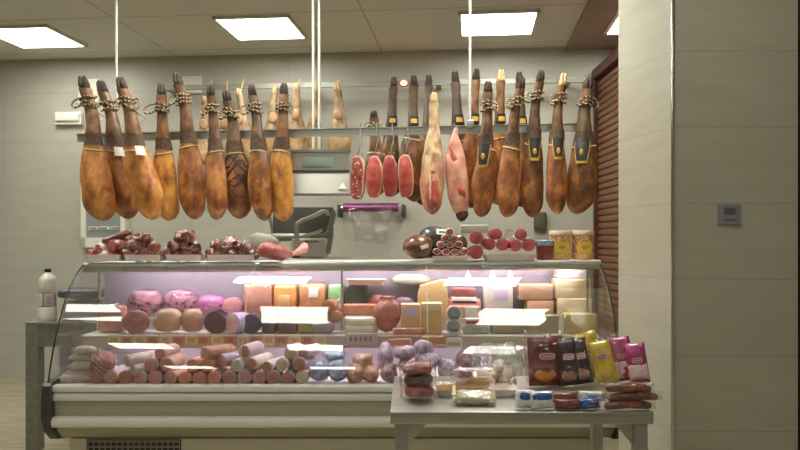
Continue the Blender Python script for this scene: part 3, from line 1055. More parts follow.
m.tube([(-32 * k, 0.02, 50 * k), (-28 * k, 0.02, 23 * k), (24 * k, 0.02, 23 * k), (29 * k, 0.02, 28 * k)], 0.012, 10)
m.build('carriage_frame', steel_dull, t)
MB().rbox((-14 * k, 0.08, 22 * k), (40 * k, 0.2, 3 * k), 0.006).build('carriage_tray', steel, t)
m = MB()
hp = [(-2, 0), (-2, 15), (-2, 30), (-1, 34), (3, 37), (14, 41), (24, 46), (28, 46), (29, 42)]
m.tube([(x * k, -0.06, z * k) for x, z in hp], 2.2 * k, 12)
m.build('handle', steel, t)
MB().rbox((-2 * k, -0.06, 1.5 * k), (7 * k, 0.06, 3 * k), 0.004).build('handle_foot', dark_plastic, t)
MB().prism([(3 * k, 22 * k), (23 * k, 29 * k), (24 * k, 26 * k), (10 * k, 21 * k)], -0.08, -0.076).build('slice_deflector', steel, t, smooth=False)
m = MB()
for j, wd in enumerate((2.2, 1.4, 1.8, 2.2, 1.6)):
    m.box((6.5 + j * 2.9) * k, (6.5 + j * 2.9 + wd) * k, -0.0625, -0.060, 15.6 * k, 17.6 * k)
m.build('lettering', mat('brown_print', '#5a2f28', None), t, smooth=False)
m = MB()
for j in range(3):
    m.tube([((25 + j * 2) * k, 0.02, 4 * k), ((30 + j) * k, 0.04, 22 * k), ((31 + 0.4 * j) * k, 0.03, 48 * k)], 0.006, 8)
m.build('side_rods', steel_dull, t)
# white bag behind the fourth tray and white box behind the red packs
solo('paper_bundle', MB().ball((18 * k, 0.06, 8 * k)).lump(0.012, 14, 2), mat('white_plastic_bag', '#cfcdbf', '#dcdacc', 12, 0.4), 'white plastic bundle lying behind the fourth meat tray', 'bag', P(262, 242, 4.42))
d0 = 4.12
k = d0 / F

# ------------------------------------------------------------------ the refrigerated counter
CXL, CXR = -1.69, 0.985
CW = CXR - CXL
CM = (CXL + CXR) / 2
ct = thing('deli_counter', 'long refrigerated glass deli counter filled with meat and cheese', 'display counter', (CM, 3.37, 0))


def cpart(mb, name, m, smooth=True, label=None):
    o = mb.build(name, m, ct, smooth=smooth)
    o.location = (-CM, -3.37, 0)
    if label:
        o['label'] = label
    return o


# front: trims, panel, bumper and the returning underside
m = MB()
m.run_x([(3.385, 0.52), (3.385, 0.47), (3.39, 0.43), (3.41, 0.375), (3.45, 0.335), (3.60, 0.325), (3.98, 0.325), (3.98, 0.575), (3.42, 0.575), (3.385, 0.56)], CXL + 0.02, CXR - 0.02)
cpart(m, 'body', cream_panel)


def rounded_strip(y0, z0, z1, bulge, n=8):
    prof = [(y0 + 0.03, z0)]
    for i in range(n + 1):
        a = PI * i / n
        prof.append((y0 - bulge * math.sin(a) ** 0.6 if 0 < i < n else y0, z0 + (z1 - z0) * (1 - math.cos(a)) / 2))
    prof.append((y0 + 0.03, z1))
    return prof


cpart(MB().run_x(rounded_strip(3.375, 0.566, 0.600, 0.012), CXL + 0.01, CXR - 0.01), 'glass_rail', alu)
cpart(MB().run_x(rounded_strip(3.380, 0.524, 0.562, 0.012), CXL + 0.01, CXR - 0.01), 'front_trim', alu)
cpart(MB().run_x(rounded_strip(3.375, 0.402, 0.452, 0.026), CXL + 0.01, CXR - 0.01), 'bumper', alu)
for x0, x1 in ((CXL - 0.02, CXL + 0.02), (CXR - 0.02, CXR + 0.02)):
    prof = [(3.345, 0.60), (3.335, 0.52), (3.335, 0.45), (3.36, 0.39), (3.42, 0.335), (3.50, 0.320), (3.98, 0.320), (3.98, 0.62), (3.40, 0.62), (3.36, 0.612)]
    cpart(MB().run_x(prof, x0, x1), 'end_cap', dark_plastic)
cpart(MB().box(CXL + 0.06, CXR - 0.06, 3.50, 3.95, 0.0, 0.324), 'base', cream_panel, False)
cpart(MB().box(CXL + 0.05, CXR - 0.06, 3.47, 3.52, 0.002, 0.323), 'kick_panel', mat('kick_panel', '#c6c0aa', None, rough=0.5), False)
g = MB()
for i in range(17):
    x = CXL + 0.138 + i * 0.0275
    g.box(x, x + 0.006, 3.462, 3.472, 0.09, 0.318)
for i in range(9):
    g.box(CXL + 0.138, CXL + 0.584, 3.458, 3.466, 0.10 + i * 0.026, 0.108 + i * 0.026)
cpart(g, 'vent_grille', mat('grille_grey', '#8a8578', None, rough=0.5), False)
cpart(MB().box(CXL + 0.133, CXL + 0.588, 3.4655, 3.469, 0.085, 0.3195), 'vent_opening', black_plastic, False)
# top board
m = MB()
zl, zr = 1.160, 1.176
for (y0, y1, a, b) in ((3.735, 4.05, -0.012, 0.0), ):
    m.add([(x, y, z + dz) for x, z in ((CXL, zl), (CXR, zr)) for y in (y0, y1) for dz in (a, b)],
          [(0, 1, 3, 2), (4, 6, 7, 5), (0, 4, 5, 1), (2, 3, 7, 6), (0, 2, 6, 4), (1, 5, 7, 3)])
cpart(m, 'top_board', alu, False)
m = MB()
prof = [(3.735, 0.0), (3.727, -0.006), (3.725, -0.018), (3.730, -0.022), (3.724, -0.026), (3.724, -0.040), (3.74, -0.050), (3.77, -0.050), (3.77, 0.0)]
m.loft([[(CXL - 0.004, y, zl + z) for y, z in prof], [(CXR + 0.004, y, zr + z) for y, z in prof]][::-1])
cpart(m, 'top_trim', steel)
# glass
GP = [(3.364, 0.600), (3.377, 0.655), (3.389, 0.695), (3.405, 0.74), (3.421, 0.782), (3.440, 0.825), (3.462, 0.87), (3.485, 0.91), (3.508, 0.95), (3.538, 0.993), (3.578, 1.044), (3.640, 1.100), (3.727, 1.150)]


def smooth_prof(pts, n=4):
    out = []
    for i in range(len(pts) - 1):
        p0, p1, p2, p3 = pts[max(i - 1, 0)], pts[i], pts[i + 1], pts[min(i + 2, len(pts) - 1)]
        for j in range(n):
            t = j / n
            out.append(tuple(0.5 * ((2 * p1[c]) + (-p0[c] + p2[c]) * t + (2 * p0[c] - 5 * p1[c] + 4 * p2[c] - p3[c]) * t * t + (-p0[c] + 3 * p1[c] - 3 * p2[c] + p3[c]) * t ** 3) for c in range(2)))
    out.append(pts[-1])
    return out


GS = smooth_prof(GP)
GI = [(y + 0.0055, z - 0.0025) for y, z in GS]
seams = [CXL + 0.012, -0.80, 0.085, CXR - 0.012]
for a, b in zip(seams, seams[1:]):
    cpart(MB().run_x(GS + GI[::-1], a + 0.0012, b - 0.0012), 'glass_pane', glass_mat)
endpoly = GS + [(3.98, 1.145), (3.98, 0.600)]
for x in (CXL, CXR):
    cpart(MB().run_x([(y + 0.004, z) for y, z in endpoly], x - 0.003, x + 0.003), 'end_glass', glass_mat, False)
    cpart(MB().tube([(x, y - 0.002, z + 0.001) for y, z in GS], 0.0042, 6), 'glass_edge', glass_edge)
for x in seams[1:3]:
    cpart(MB().tube([(x, y + 0.002, z) for y, z in GS], 0.0016, 5), 'glass_joint', mat('glass_joint', '#b9c4be', None, rough=0.3))
# inside
inner_white = mat('inner_white', '#d3cdc9', None, rough=0.4)
cpart(MB().box(CXL + 0.02, CXR - 0.02, 3.40, 3.97, 0.572, 0.585), 'deck', inner_white, False)
cpart(MB().box(CXL + 0.01, CXR - 0.01, 3.96, 3.985, 0.585, 1.148), 'back_panel', mat('back_panel_grey', '#746f78', '#7d7881', 3, 0.35), False)
cpart(MB().box(CXL + 0.03, CXR - 0.03, 3.66, 3.955, 0.786, 0.800), 'shelf', inner_white, False)
cpart(MB().box(CXL + 0.03, CXR - 0.03, 3.815, 3.955, 0.8005, 0.862), 'display_step', inner_white, False)
cpart(MB().box(CXL + 0.03, CXR - 0.03, 3.650, 3.661, 0.732, 0.799), 'price_rail', mat('rail_pale', '#b9b0a0', None, rough=0.4), False)
cpart(MB().tube([(CXL + 0.03, 3.650, 0.795), (CXR - 0.03, 3.650, 0.795)], 0.005, 8), 'rail_lip', white_paint)
for x in (CXL + 0.05, -0.36, CXR - 0.05):
    cpart(MB().tube([(x, 3.803, 0.585), (x, 3.803, 1.15)], 0.007, 10), 'shelf_post', chrome)
cpart(MB().tube([(CXL + 0.12, 3.785, 1.139), (CXR - 0.12, 3.785, 1.139)], 0.012, 10), 'lamp_tube', emit('counter_lamp', COUNTER_COLOUR, LAMP_COUNTER))
cpart(MB().tube([(CXL + 0.12, 3.69, 0.772), (CXR - 0.12, 3.69, 0.772)], 0.009, 10), 'lamp_tube', emit('under_shelf_lamp', COUNTER_COLOUR, LAMP_UNDER))


# ================================================================== food on the counter top
def dbase(z, y):
    """depth at which a surface at height z meets photo row y"""
    return (CAMZ - z) * F / (y - CY)


CT = 1.170
pack_dark_red = mat('chorizo_dark', '#6d2a24', '#93403a', 40, 0.4, coat=0.4)
chop_red = speckle('chorizo_cut', '#a04a40', '#b96256', '#dba594', 130, 0.3)
skin_white = mat('mould_casing', '#c6b3a6', '#ddcdc2', 50, 0.7)
lump_mats = [mat('cured_lump_a', '#5c2019', '#85382c', 30, 0.3, coat=0.5, c3='#b9745e', lo=0.32, hi=0.75, bump=0.3),
             mat('cured_lump_b', '#6c2719', '#944428', 30, 0.3, coat=0.5, c3='#c08050', lo=0.3, hi=0.72, bump=0.3),
             mat('cured_lump_c', '#521c1c', '#76302c', 30, 0.3, coat=0.5, c3='#b08076', lo=0.3, hi=0.72, bump=0.3)]


def foam_tray(px0, px1, d, label, depth=0.13, h=0.028, z=CT, m=None, name='foam_tray', flare=0.016, group='white foam trays'):
    a, b = P(px0, 0, d).x, P(px1, 0, d).x
    w = b - a
    mb = MB()
    def rr(x, y, zz, n=5, r=0.018):
        out = []
        for cx_, cy_, a0 in ((x - r, y - r, 0), (-x + r, y - r, 1), (-x + r, -y + r, 2), (x - r, -y + r, 3)):
            for i in range(n):
                q = (a0 + i / (n - 1)) * PI / 2
                out.append((cx_ + r * math.cos(q), cy_ + r * math.sin(q), zz))
        return out
    X, Y = w / 2, depth / 2
    mb.loft([rr(X - flare, Y - flare, 0), rr(X - 0.004, Y - 0.004, h - 0.003), rr(X, Y, h), rr(X - 0.004, Y - 0.004, h - 0.001), rr(X - flare - 0.003, Y - flare - 0.003, 0.005)])
    return solo(name, mb, m or foam_white, label, 'tray', ((a + b) / 2, d + depth / 2, z + 0.0005), (0, 0, 0), group)


def cut_sausage(px, py, d, r, L, label, yaw=0.0, pitch=0.0, casing=None, face=None, name='salami_log', cat='sausage', group=None, squash=1.0, z=None, wrap=None, seed=0, ring=None):
    """log with its cut end at the photo place, running back from it; yaw turns it sideways"""
    loc = P(px, py, d)
    if z is not None:
        loc.z = z
    t = thing(name, label, cat, loc, (pitch, 0, yaw), group)
    seg = 20
    prof = [(0.86, 0.0), (0.985, 0.004), (1.0, 0.012), (1.0, L * 0.5), (0.985, L - r * 0.8), (0.86, L - r * 0.42), (0.6, L - r * 0.12), (0.2, L)]
    rings = []
    for i, (q, y) in enumerate(prof):
        rings.append([(math.cos(2 * PI * k / seg) * r * q, y, math.sin(2 * PI * k / seg) * r * q * squash) for k in range(seg)])
    mb = MB().loft(rings)
    mb.lump(r * 0.07, 1.2 / r * 0.5, seed)
    mb.build('casing', casing, t)
    f = MB()
    fr = ring or 0.85
    f.loft([[(math.cos(2 * PI * k / seg) * r * q, y, math.sin(2 * PI * k / seg) * r * q * squash) for k in range(seg)] for q, y in ((fr, 0.004), (fr, -0.0015), (fr * 0.9, -0.0028))])
    f.lump(r * 0.05, 1.2 / r * 0.5, seed)
    f.build('cut_face', face, t)
    if wrap:
        mb = MB().loft([[(math.cos(2 * PI * k / seg) * r * q * 1.04, y, math.sin(2 * PI * k / seg) * r * q * squash * 1.04) for k in range(seg)] for q, y in [(0.9, -0.008), (1.0, -0.004)] + prof[2:]])
        mb.lump(r * 0.07, 1.2 / r * 0.5, seed)
        mb.build('wrapper', wrap, t)
    return t


foam_pink = mat('pinkish_foam', '#efe2dc', '#f5eae4', 60, 0.7, bump=0.1)
DT = 3.722
trays = [(83, 119, 'white foam tray under cut dry sausages at the left end of the counter top'), (122, 160, 'white foam tray under the second heap of cured meat'),
         (163.5, 201, 'white foam tray under the tallest meat heap, third along the top'), (205, 254, 'white foam tray beside the bagged meat roll, fourth along the top')]
for a, b, lb in trays:
    foam_tray(a, b, DT, lb, 0.15, 0.034, m=foam_pink, flare=0.008, group='foam trays on the counter top')
# dry sausages with cut ends on the first tray: cut end, far end, radius (photo pixels), depth offset
def stick(p0, p1, r, d, label, casing, face, seed, dd=0.0):
    a, b = P(p0[0], p0[1], d), P(p1[0], p1[1], d + dd)
    k = d / F
    t = thing('dry_sausage', label, 'sausage', a, (0, 0, 0), 'cut dry sausages on the first tray')
    v = b - a
    q = v.to_track_quat('Y', 'Z')
    t.rotation_euler = q.to_euler()
    L, rr = v.length, r * k
    seg = 18
    MB().loft([[(math.cos(2 * PI * i / seg) * rr * f, y, math.sin(2 * PI * i / seg) * rr * f * 0.88) for i in range(seg)] for f, y in
               ((0.9, 0), (1.0, 0.004), (1.02, L * 0.3), (1.0, L * 0.7), (0.92, L * 0.93), (0.6, L * 0.99), (0.2, L))]).lump(rr * 0.16, 40, seed).build('casing', casing, t)
    MB().loft([[(math.cos(2 * PI * i / seg) * rr * f, y, math.sin(2 * PI * i / seg) * rr * f * 0.88) for i in range(seg)] for f, y in ((0.86, 0.003), (0.86, -0.002), (0.7, -0.003))]).lump(rr * 0.1, 40, seed).build('cut_face', face, t)


dk = mat('chorizo_dark', '#6d2a24')
brown_case = mat('brown_dry_casing', '#5c3a30', '#7d5444', 40, 0.4, coat=0.4)
stick((103, 242), (132, 231.5), 4.0, DT + 0.075, 'long dry sausage slanting upward on top of the first tray pile', brown_case, chop_red, 1, 0.03)
stick((111.5, 246), (127, 242.5), 6.6, DT + 0.045, 'dry sausage in the first tray showing a broad round pink cut end', dk, chop_red, 2, 0.09)
stick((99, 248.5), (112, 240), 5.2, DT + 0.055, 'dry sausage with whitish marbled cut end at the left of the first tray', skin_white, speckle('white_marbled', '#a0564a', '#b87466', '#e2c8ba', 90, 0.42), 3, 0.08)
stick((119, 249), (131, 243.5), 4.2, DT + 0.06, 'brown dry sausage poking out at the right of the first tray', brown_case, chop_red, 4, 0.04)
stick((89, 254), (100, 249.5), 4.4, DT + 0.05, 'low brown dry sausage at the left end of the first tray', dk, chop_red, 5, 0.07)
stick((104.5, 254.5), (108, 250), 3.0, DT + 0.035, 'short whitish sausage end at the front of the first tray', skin_white, mat('white_cut', '#e0cfc2', '#ead9cc', 40), 6, 0.05)
stick((110, 255), (121, 252), 3.8, DT + 0.04, 'red sausage piece low at the front right of the first tray', dk, chop_red, 7, 0.06)
HEAP = [
    (1, [(129, 254.5, 7, 6), (139, 255, 7, 6), (149, 255, 7, 5.5), (157, 255.5, 5.5, 5), (134, 246.5, 7.5, 6.5), (144, 247, 7.5, 6.5), (153, 247.5, 6, 6), (138, 239.5, 6, 5.5), (147, 240, 6, 5)]),
    (2, [(169, 254.5, 6.5, 5.5), (179, 255, 7, 6), (189, 255, 7, 6), (197, 255, 5.5, 5), (175, 246.5, 7, 6.5), (185, 246.5, 7, 7), (194, 248, 5.5, 5.5), (180, 238.5, 6.5, 6), (189, 237, 6.5, 6.5)]),
    (3, [(211, 254.5, 6.5, 6), (221, 255, 7, 5.5), (232, 255.5, 7, 5.5), (243, 255.5, 6.5, 5.5), (252, 254.5, 5, 5), (216, 246.5, 7, 6.5), (227, 247, 6.5, 6), (237, 247.5, 6.5, 6), (246, 247.5, 6, 6), (231, 240.5, 5.5, 4.5)])]
TN = ['second', 'third', 'fourth']
for ti, hp in HEAP:
    top = min(q[1] for q in hp)
    low = sorted([q for q in hp if q[1] > 252])
    mid = sorted([q for q in hp if 240.6 < q[1] <= 252])
    for k, (px, py, rx, rz) in enumerate(hp):
        d = DT + 0.05 + 0.018 * (k % 2)
        kk = d / F
        if (px, py, rx, rz) in low:
            lb = f'reddish cured meat chunk, {ORD[low.index((px, py, rx, rz))]} from the left at the bottom of the {TN[ti - 1]} tray'
        elif (px, py, rx, rz) in mid:
            lb = f'cured meat chunk on the upper layer of the {TN[ti - 1]} tray, {ORD[mid.index((px, py, rx, rz))]} from its left'
        else:
            tp = sorted([q for q in hp if q[1] <= 240.6])
            lb = f'cured meat chunk topping the heap on the {TN[ti - 1]} tray' + (f', {ORD[tp.index((px, py, rx, rz))]} from its left' if len(tp) > 1 else '')
        t = thing('cured_meat_chunk', lb, 'cured meat', P(px, py, d), (0, R(12 * math.sin(k * 2 + ti)), 0), 'chunks of cured meat on foam trays')
        MB().ball((rx * kk, 0.035, rz * kk), (0, 0, 0), 22, 14, 0.8).lump(0.014, 28, ti * 10 + k).lump(0.006, 70, k).build('meat', lump_mats[(k + ti) % 3 if ti != 3 else (1 if k % 2 else 2)], t)
        MB().ball((rx * kk * 1.03, 0.038, rz * kk * 1.04), (0, 0, 0), 26, 16, 0.78).lump(0.014, 28, ti * 10 + k).lump(0.007, 75, k).build('wrapper', film, t)
# bagged roll at the end of the trays
t = thing('bagged_meat_roll', 'pink speckled meat roll in a net bag hanging over the counter edge', 'cured meat', P(263, 258, 3.70), (R(-8), 0, R(-28)))
MB().loft([[(math.cos(2 * PI * k / 20) * 0.052 * q, y, math.sin(2 * PI * k / 20) * 0.042 * q) for k in range(20)] for q, y in
           [(0.2, -0.015), (0.6, -0.008), (0.9, 0.006), (1.0, 0.03), (1.0, 0.12), (0.9, 0.16), (0.6, 0.185), (0.2, 0.20)]]).lump(0.005, 30, 2).build('roll', speckle('roll_speckle', '#a34a4a', '#bd6a66', '#dcb0a6', 90, 0.3), t, (0, 0, 0.030))
MB().loft([[(0.02 + math.cos(2 * PI * k / 10) * 0.02 * q + y * 0.1, y, 0.03 + math.sin(2 * PI * k / 10) * 0.02 * q + (y - 0.19) * 0.5) for k in range(10)] for q, y in [(0.7, 0.185), (0.5, 0.21), (1.1, 0.25), (1.5, 0.28)]]).build('bag_tail', mat('pink_bag_tail', '#c9837a', '#d69a90', 40, 0.4), t)

# brown paper parcel, dark pot, cut sausage pyramid
t = thing('wrapped_ham_piece', 'dark brown wrapped ham piece with a white sticker on the counter top', 'cured meat', P(417.5, 258.3, DT + 0.06))
k = DT / F
MB().ball((15.5 * k, 0.07, 11.5 * k), (0, 0.02, 11.2 * k), 20, 12, 0.75).lump(0.012, 16, 4).build('meat', mat('brown_crust', '#4d2f22', '#73492f', 24, 0.35, coat=0.5, c3='#8a6040', lo=0.3, hi=0.75), t)
MB().rbox((0, 0, 0), (8 * k, 0.003, 4 * k), 0.001).build('price_sticker', paper_white, t, (7 * k, -0.052, 12 * k), (R(-5), R(-20), 0))
t = thing('dark_meat_piece', 'black netted meat piece with a white label behind the brown parcel', 'cured meat', P(434, 236, 3.90))
MB().ball((16 * k, 0.07, 13 * k), (0, 0, -3 * k), 20, 12, 0.8).lump(0.010, 16, 7).build('meat', mat('black_crust', '#2a2726', '#45413f', 30, 0.35, coat=0.6), t)
MB().rbox((0, 0, 0), (12 * k, 0.003, 7 * k), 0.001).build('label', mat('pale_green_label', '#cfd0bc', None), t, (8 * k, -0.066, 4 * k), (R(-35), R(5), R(5)))
MB().box(-0.018, 0.018, -0.002, 0.0, -0.006, 0.006).build('label_print', black_plastic, t, (8 * k, -0.0675, 4 * k), (R(-35), R(5), R(5)))
MB().box(-14 * k, 14 * k, -0.05, 0.05, -22.4 * k, -15 * k).build('block_under', mat('dark_red_block', '#4a2724', '#5c332f', 20, 0.5), t)
solo('dark_wrapped_bottle', MB().lathe([(0.025, 0), (0.034, 0.004), (0.036, 0.07), (0.030, 0.11), (0.018, 0.13), (0.016, 0.15), (0.004, 0.152)], 18), mat('dark_green_pack', '#20302a', '#33453c', 30, 0.3), 'dark rounded jar standing between the pale ham and the pink ham', 'jar', (P(449, 226, 3.92).x, 3.98, CT))
solo('dark_sausage_bag', MB().ball((0.05, 0.04, 0.072), (0, 0, 0.070)).lump(0.012, 22, 3), mat('dark_meat_bag', '#3b2826', '#55403c', 28, 0.3, coat=0.4), 'dark bag of meat directly under the pink boneless ham', 'bag', (P(458, 240, 3.94).x, 3.90, CT))

foam_tray(432, 469, DT, 'foam tray under the pyramid of sausage ends', 0.13, 0.026, group='foam trays on the counter top')
pyr = [(437, 251.5), (446, 252), (455, 252), (464, 251), (441, 244.5), (450, 245), (459, 244.5), (445.5, 238), (454.5, 238), (450, 231.5)]
rows_ = ['bottom', 'bottom', 'bottom', 'bottom', 'second', 'second', 'second', 'third', 'third', 'top']
cnt = {}
ring_cut = speckle('fuet_cut', '#8f3532', '#ad5048', '#d3a097', 170, 0.28)
for (px, py), rw in zip(pyr, rows_):
    cnt[rw] = cnt.get(rw, 0) + 1
    lb = 'white rimmed sausage end at the very top of the pyramid' if rw == 'top' else f'white rimmed sausage end, {ORD[cnt[rw] - 1]} from the left in the {rw} row of the pyramid'
    cut_sausage(px, py, DT + 0.03, 0.0222, 0.09, lb, 0, 0, skin_white, ring_cut, 'fuet_sausage', 'sausage', 'sausages stacked in a pyramid', 0.82, seed=len(cnt) + px, ring=0.74)

red_wax = mat('red_film', '#93282a', '#ab3436', 20, 0.28, coat=0.6)
red_face = mat('red_face', '#a4484a', '#b85c5c', 30, 0.35, coat=0.4)
foam_tray(484, 538, DT, 'foam tray under the heap of red wrapped sausage rounds', 0.14, 0.032, group='foam trays on the counter top')
REDS = [(476.5, 237.5, 7, DT, 'red round pack standing on top of another, left of the red heap'), (476.5, 252, 7, DT, 'red round pack at the bottom, left of the red heap'),
        (490, 244, 6.2, 0, 'red sausage round at the left end of the heap on the tray'), (502, 244.5, 6.2, 0, 'red sausage round, second from the left on the tray'),
        (516, 245.5, 6.2, 0, 'red sausage round, third from the left on the tray'), (529, 245, 6.5, 0, 'red sausage round at the right end of the heap on the tray'),
        (497, 234, 5.6, 0, 'red sausage round on top of the heap at its left'), (521, 234.5, 6.0, 0, 'red sausage round on top of the heap at its right')]
for k, (px, py, r, d, lb) in enumerate(REDS):
    d = d or DT + 0.05
    cut_sausage(px, py, d, r * d / F, 0.12, lb, R((-6, 5, 8, -14, 6, -4, 10, -8)[k]), 0, red_wax, red_face, 'red_sausage', 'sausage', 'red wrapped sausages', 1.0, seed=k, ring=0.94)
t = thing('clear_bag', 'crumpled clear bag sticking up between the red sausage rounds', 'bag', P(509, 238, DT + 0.13))
MB().ball((9 * k * 0 + 0.035, 0.02, 0.05)).lump(0.025, 30, 5).build('film', film_white, t)
t = thing('white_box', 'pale white box standing behind the red packs', 'box', (P(474, 230, 3.98).x, 3.985, CT))
MB().rbox((0, 0, 0.095), (0.16, 0.05, 0.19), 0.004).build('box', mat('greenish_white_card', '#c9ccba', None, rough=0.5), t)
MB().rbox((0, -0.025, 0.165), (0.15, 0.004, 0.04), 0.001).build('grille_print', mat('grey_print', '#9fa295', '#adafa2', 120, 0.5, stretch=(60, 1, 1)), t)
# tubs
d0 = 3.80
k = d0 / F
t = thing('blue_lid_tub', 'small tub of red meat with a pale blue lid', 'tub', (P(545, 0, d0).x, d0 + 0.02, CT))
MB().lathe([(0.036, 0.0), (0.041, 0.004), (0.043, 0.07), (0.043, 0.075)], 28).build('contents', mat('dark_red_paste', '#6b2c2a', '#8d4038', 30, 0.3, coat=0.5), t)
MB().lathe([(0.046, 0.0755), (0.047, 0.078), (0.047, 0.100), (0.043, 0.104), (0.001, 0.104)], 28).build('lid', mat('pale_blue_lid', '#8fa3b8', '#9cb0c4', 6, 0.35), t)
rind_m = speckle('pork_rinds', '#b57b4e', '#cf9c6c', '#e3c39a', 45, 0.4)
yellow_lab = mat('yellow_label', '#dcc04a', '#e2c955', 20, 0.4)
for px, lb in ((562.5, 'clear tub of crisp pork rinds with yellow round label, beside the blue lid'), (585.5, 'clear tub of crisp pork rinds at the right end of the counter top')):
    t = thing('snack_tub', lb, 'tub', (P(px, 0, d0).x, d0 + 0.055, CT), (0, 0, R(-3)), 'tubs of pork rinds')
    w, H = 22.5 * k / 2, 29 * k
    MB().lathe([(w * 0.88, 0.0), (w * 0.93, 0.004), (w * 0.97, H * 0.82), (w * 0.9, H * 0.83), (0.001, H * 0.83)], 32).build('contents', rind_m, t)
    MB().lathe([(w * 0.99, H * 0.84), (w * 1.03, H * 0.85), (w * 1.03, H * 0.97), (w * 0.98, H), (0.001, H)], 32).build('lid', mat('clear_lid', '#c9b894', '#d4c4a2', 10, 0.25, coat=0.6), t)

    def badge(r, oz, dx, ex, w=w, H=H):
        rows = []
        for q in (1.0, 0.0):
            rows.append([])
        n = 20
        ring_o = []
        for i in range(n):
            a = 2 * PI * i / n
            x = dx + r * math.cos(a)
            th = x / (w * 0.97)
            ring_o.append(Vector((math.sin(th) * (w * 0.97 + ex), -math.cos(th) * (w * 0.97 + ex), H * oz + r * math.sin(a))))
        inn = [v + Vector((0, 0.004, 0)) for v in ring_o]
        return MB().loft([inn, ring_o])
    badge(8.2 * k, 0.42, 0, 0.002).build('label', yellow_lab, t)
    badge(6.2 * k, 0.42, 0, 0.004).build('label_ring', mat('label_brown', '#b08a3a', None), t)
    badge(5.6 * k, 0.42, 0, 0.0055).build('label_centre', yellow_lab, t)
    m = MB()
    for dx, dz, ww, hh in ((-0.2, 1.6, 6.4, 0.9), (0.2, 0.0, 7.6, 1.0), (-0.4, -1.7, 5.0, 0.8)):
        m.box((dx - ww / 2) * k, (dx + ww / 2) * k, -w * 0.97 - 0.0085, -w * 0.97 - 0.003, H * 0.42 + (dz - hh / 2) * k, H * 0.42 + (dz + hh / 2) * k)
    m.build('label_print', mat('label_brown', '#8a6a2a'), t, smooth=False)
    MB().lathe([(w * 0.975, H * 0.03), (w * 0.985, H * 0.10), (w * 0.985, H * 0.22), (w * 0.98, H * 0.23)], 32).build('base_band', mat('rind_band', '#c48a58', '#d5a474', 40, 0.3), t)

# ================================================================== shelf of the counter: front row (d ~3.70) and stepped back row (d ~3.84)
ZS, ZT = 0.8005, 0.8625
DF, DB = 3.672, 3.838
net_meat = speckle('netted_meat', '#b06a80', '#c07c92', '#4a2034', 42, 0.56)
net_meat2 = speckle('netted_meat_pink', '#c47e9a', '#d08eaa', '#5e2a46', 44, 0.54)
magenta = mat('magenta_loaf', '#b5609c', '#c678ae', 12, 0.35, coat=0.4)
pinkham = mat('pink_ham', '#c07a86', '#cf929a', 16, 0.4, coat=0.3)
salmon = mat('salmon_block', '#c98468', '#d89c80', 16, 0.35, coat=0.4)
orange_rind = mat('orange_rind', '#d58a48', '#e0a05e', 14, 0.35, coat=0.4)
cream = mat('cream_cheese', '#e3cf9c', '#ecdcb0', 8, 0.5, sss=0.1)
paste = mat('tan_cheese', '#bfa678', '#ccb488', 12, 0.5)
peach = mat('peach_cheese', '#dcae86', '#e6bd98', 10, 0.5)
yellowc = mat('yellow_cheese', '#cdb46a', '#d8c27e', 10, 0.5)
greyc = mat('grey_cheese', '#a89a7c', '#b5a78a', 10, 0.5)
whitec = mat('white_cheese', '#e6e0d0', '#efeade', 8, 0.5)


def pblock(name, x0, x1, y0, y1, d, dep, m, label, cat, group=None, r=0.008, rot=0.0, zbase=None, parts=()):
    """rounded block seen between photo columns x0..x1 and rows y0..y1, its front at depth d"""
    a, b = P(x0, y1, d), P(x1, y0, d)
    w, h = b.x - a.x, b.z - a.z
    zb = a.z if zbase is None else zbase + 0.004
    hh = b.z - zb
    t = thing(name, label, cat, ((a.x + b.x) / 2, d, zb), (0, 0, rot), group)
    MB().rbox((0, dep / 2, hh / 2), (w, dep, hh), r).build('body', m, t)
    t['w'], t['h'] = w, hh
    return t


def loaf(px, py, rx, rz, d, dep, m, label, cat, name, group=None, yaw=0.0, seed=0, wrap=None, pw=0.55, z=None):
    k = d / F
    loc = P(px, py, d)
    loc.y = d + dep / 2
    if z is not None:
        loc.z = z + rz * k * 1.04 + 0.007
    t = thing(name, label, cat, loc, (0, 0, yaw), group)
    rough = pw >= 0.7
    b1 = MB().ball((rx * k, dep / 2, rz * k), (0, 0, 0), 36 if rough else 24, 24 if rough else 14, pw).lump(0.006, 14, seed)
    if rough:
        b1.lump(0.011, 20, seed + 3).lump(0.0035, 60, seed + 5)
    b1.build('meat', m, t)
    if wrap:
        b2 = MB().ball((rx * k * 1.04, dep / 2 * 1.05, rz * k * 1.04), (0, 0, 0), 48 if rough else 24, 32 if rough else 14, pw).lump(0.0065, 14, seed)
        if rough:
            b2.lump(0.0115, 20, seed + 3).lump(0.006, 55, seed + 9)
        b2.build('wrapper', wrap, t)
    return t


loaf(142, 293.5, 18, 13, DB, 0.11, net_meat, 'dark pink netted meat loaf at the left of the upper back row', 'cold meat', 'netted_loaf', 'netted loaves', seed=1, wrap=film, z=ZT)
loaf(178.5, 293.5, 18, 13, DB, 0.11, net_meat2, 'bright pink netted meat loaf, second in the upper back row', 'cold meat', 'netted_loaf', 'netted loaves', seed=2, wrap=film, z=ZT)
loaf(208, 296, 14.5, 10.5, DB, 0.11, magenta, 'smooth magenta ham loaf in the upper back row', 'cold meat', 'ham_loaf', seed=3, wrap=film, z=ZT)
cut_sausage(231, 298, DB, 10 * DB / F, 0.11, 'pink round ham end beside the magenta loaf', R(-8), 0, pinkham, mat('pink_cut', '#c98c8c', '#d8a2a0', 20, 0.4), 'ham_log', 'cold meat', None, 1.0, seed=2, z=ZT + 0.054)
tb = pblock('ham_block', 243, 271.5, 284, 305, DB, 0.11, salmon, 'salmon pink ham block in film beside the seam of the glass', 'cold meat', r=0.018, zbase=ZT)
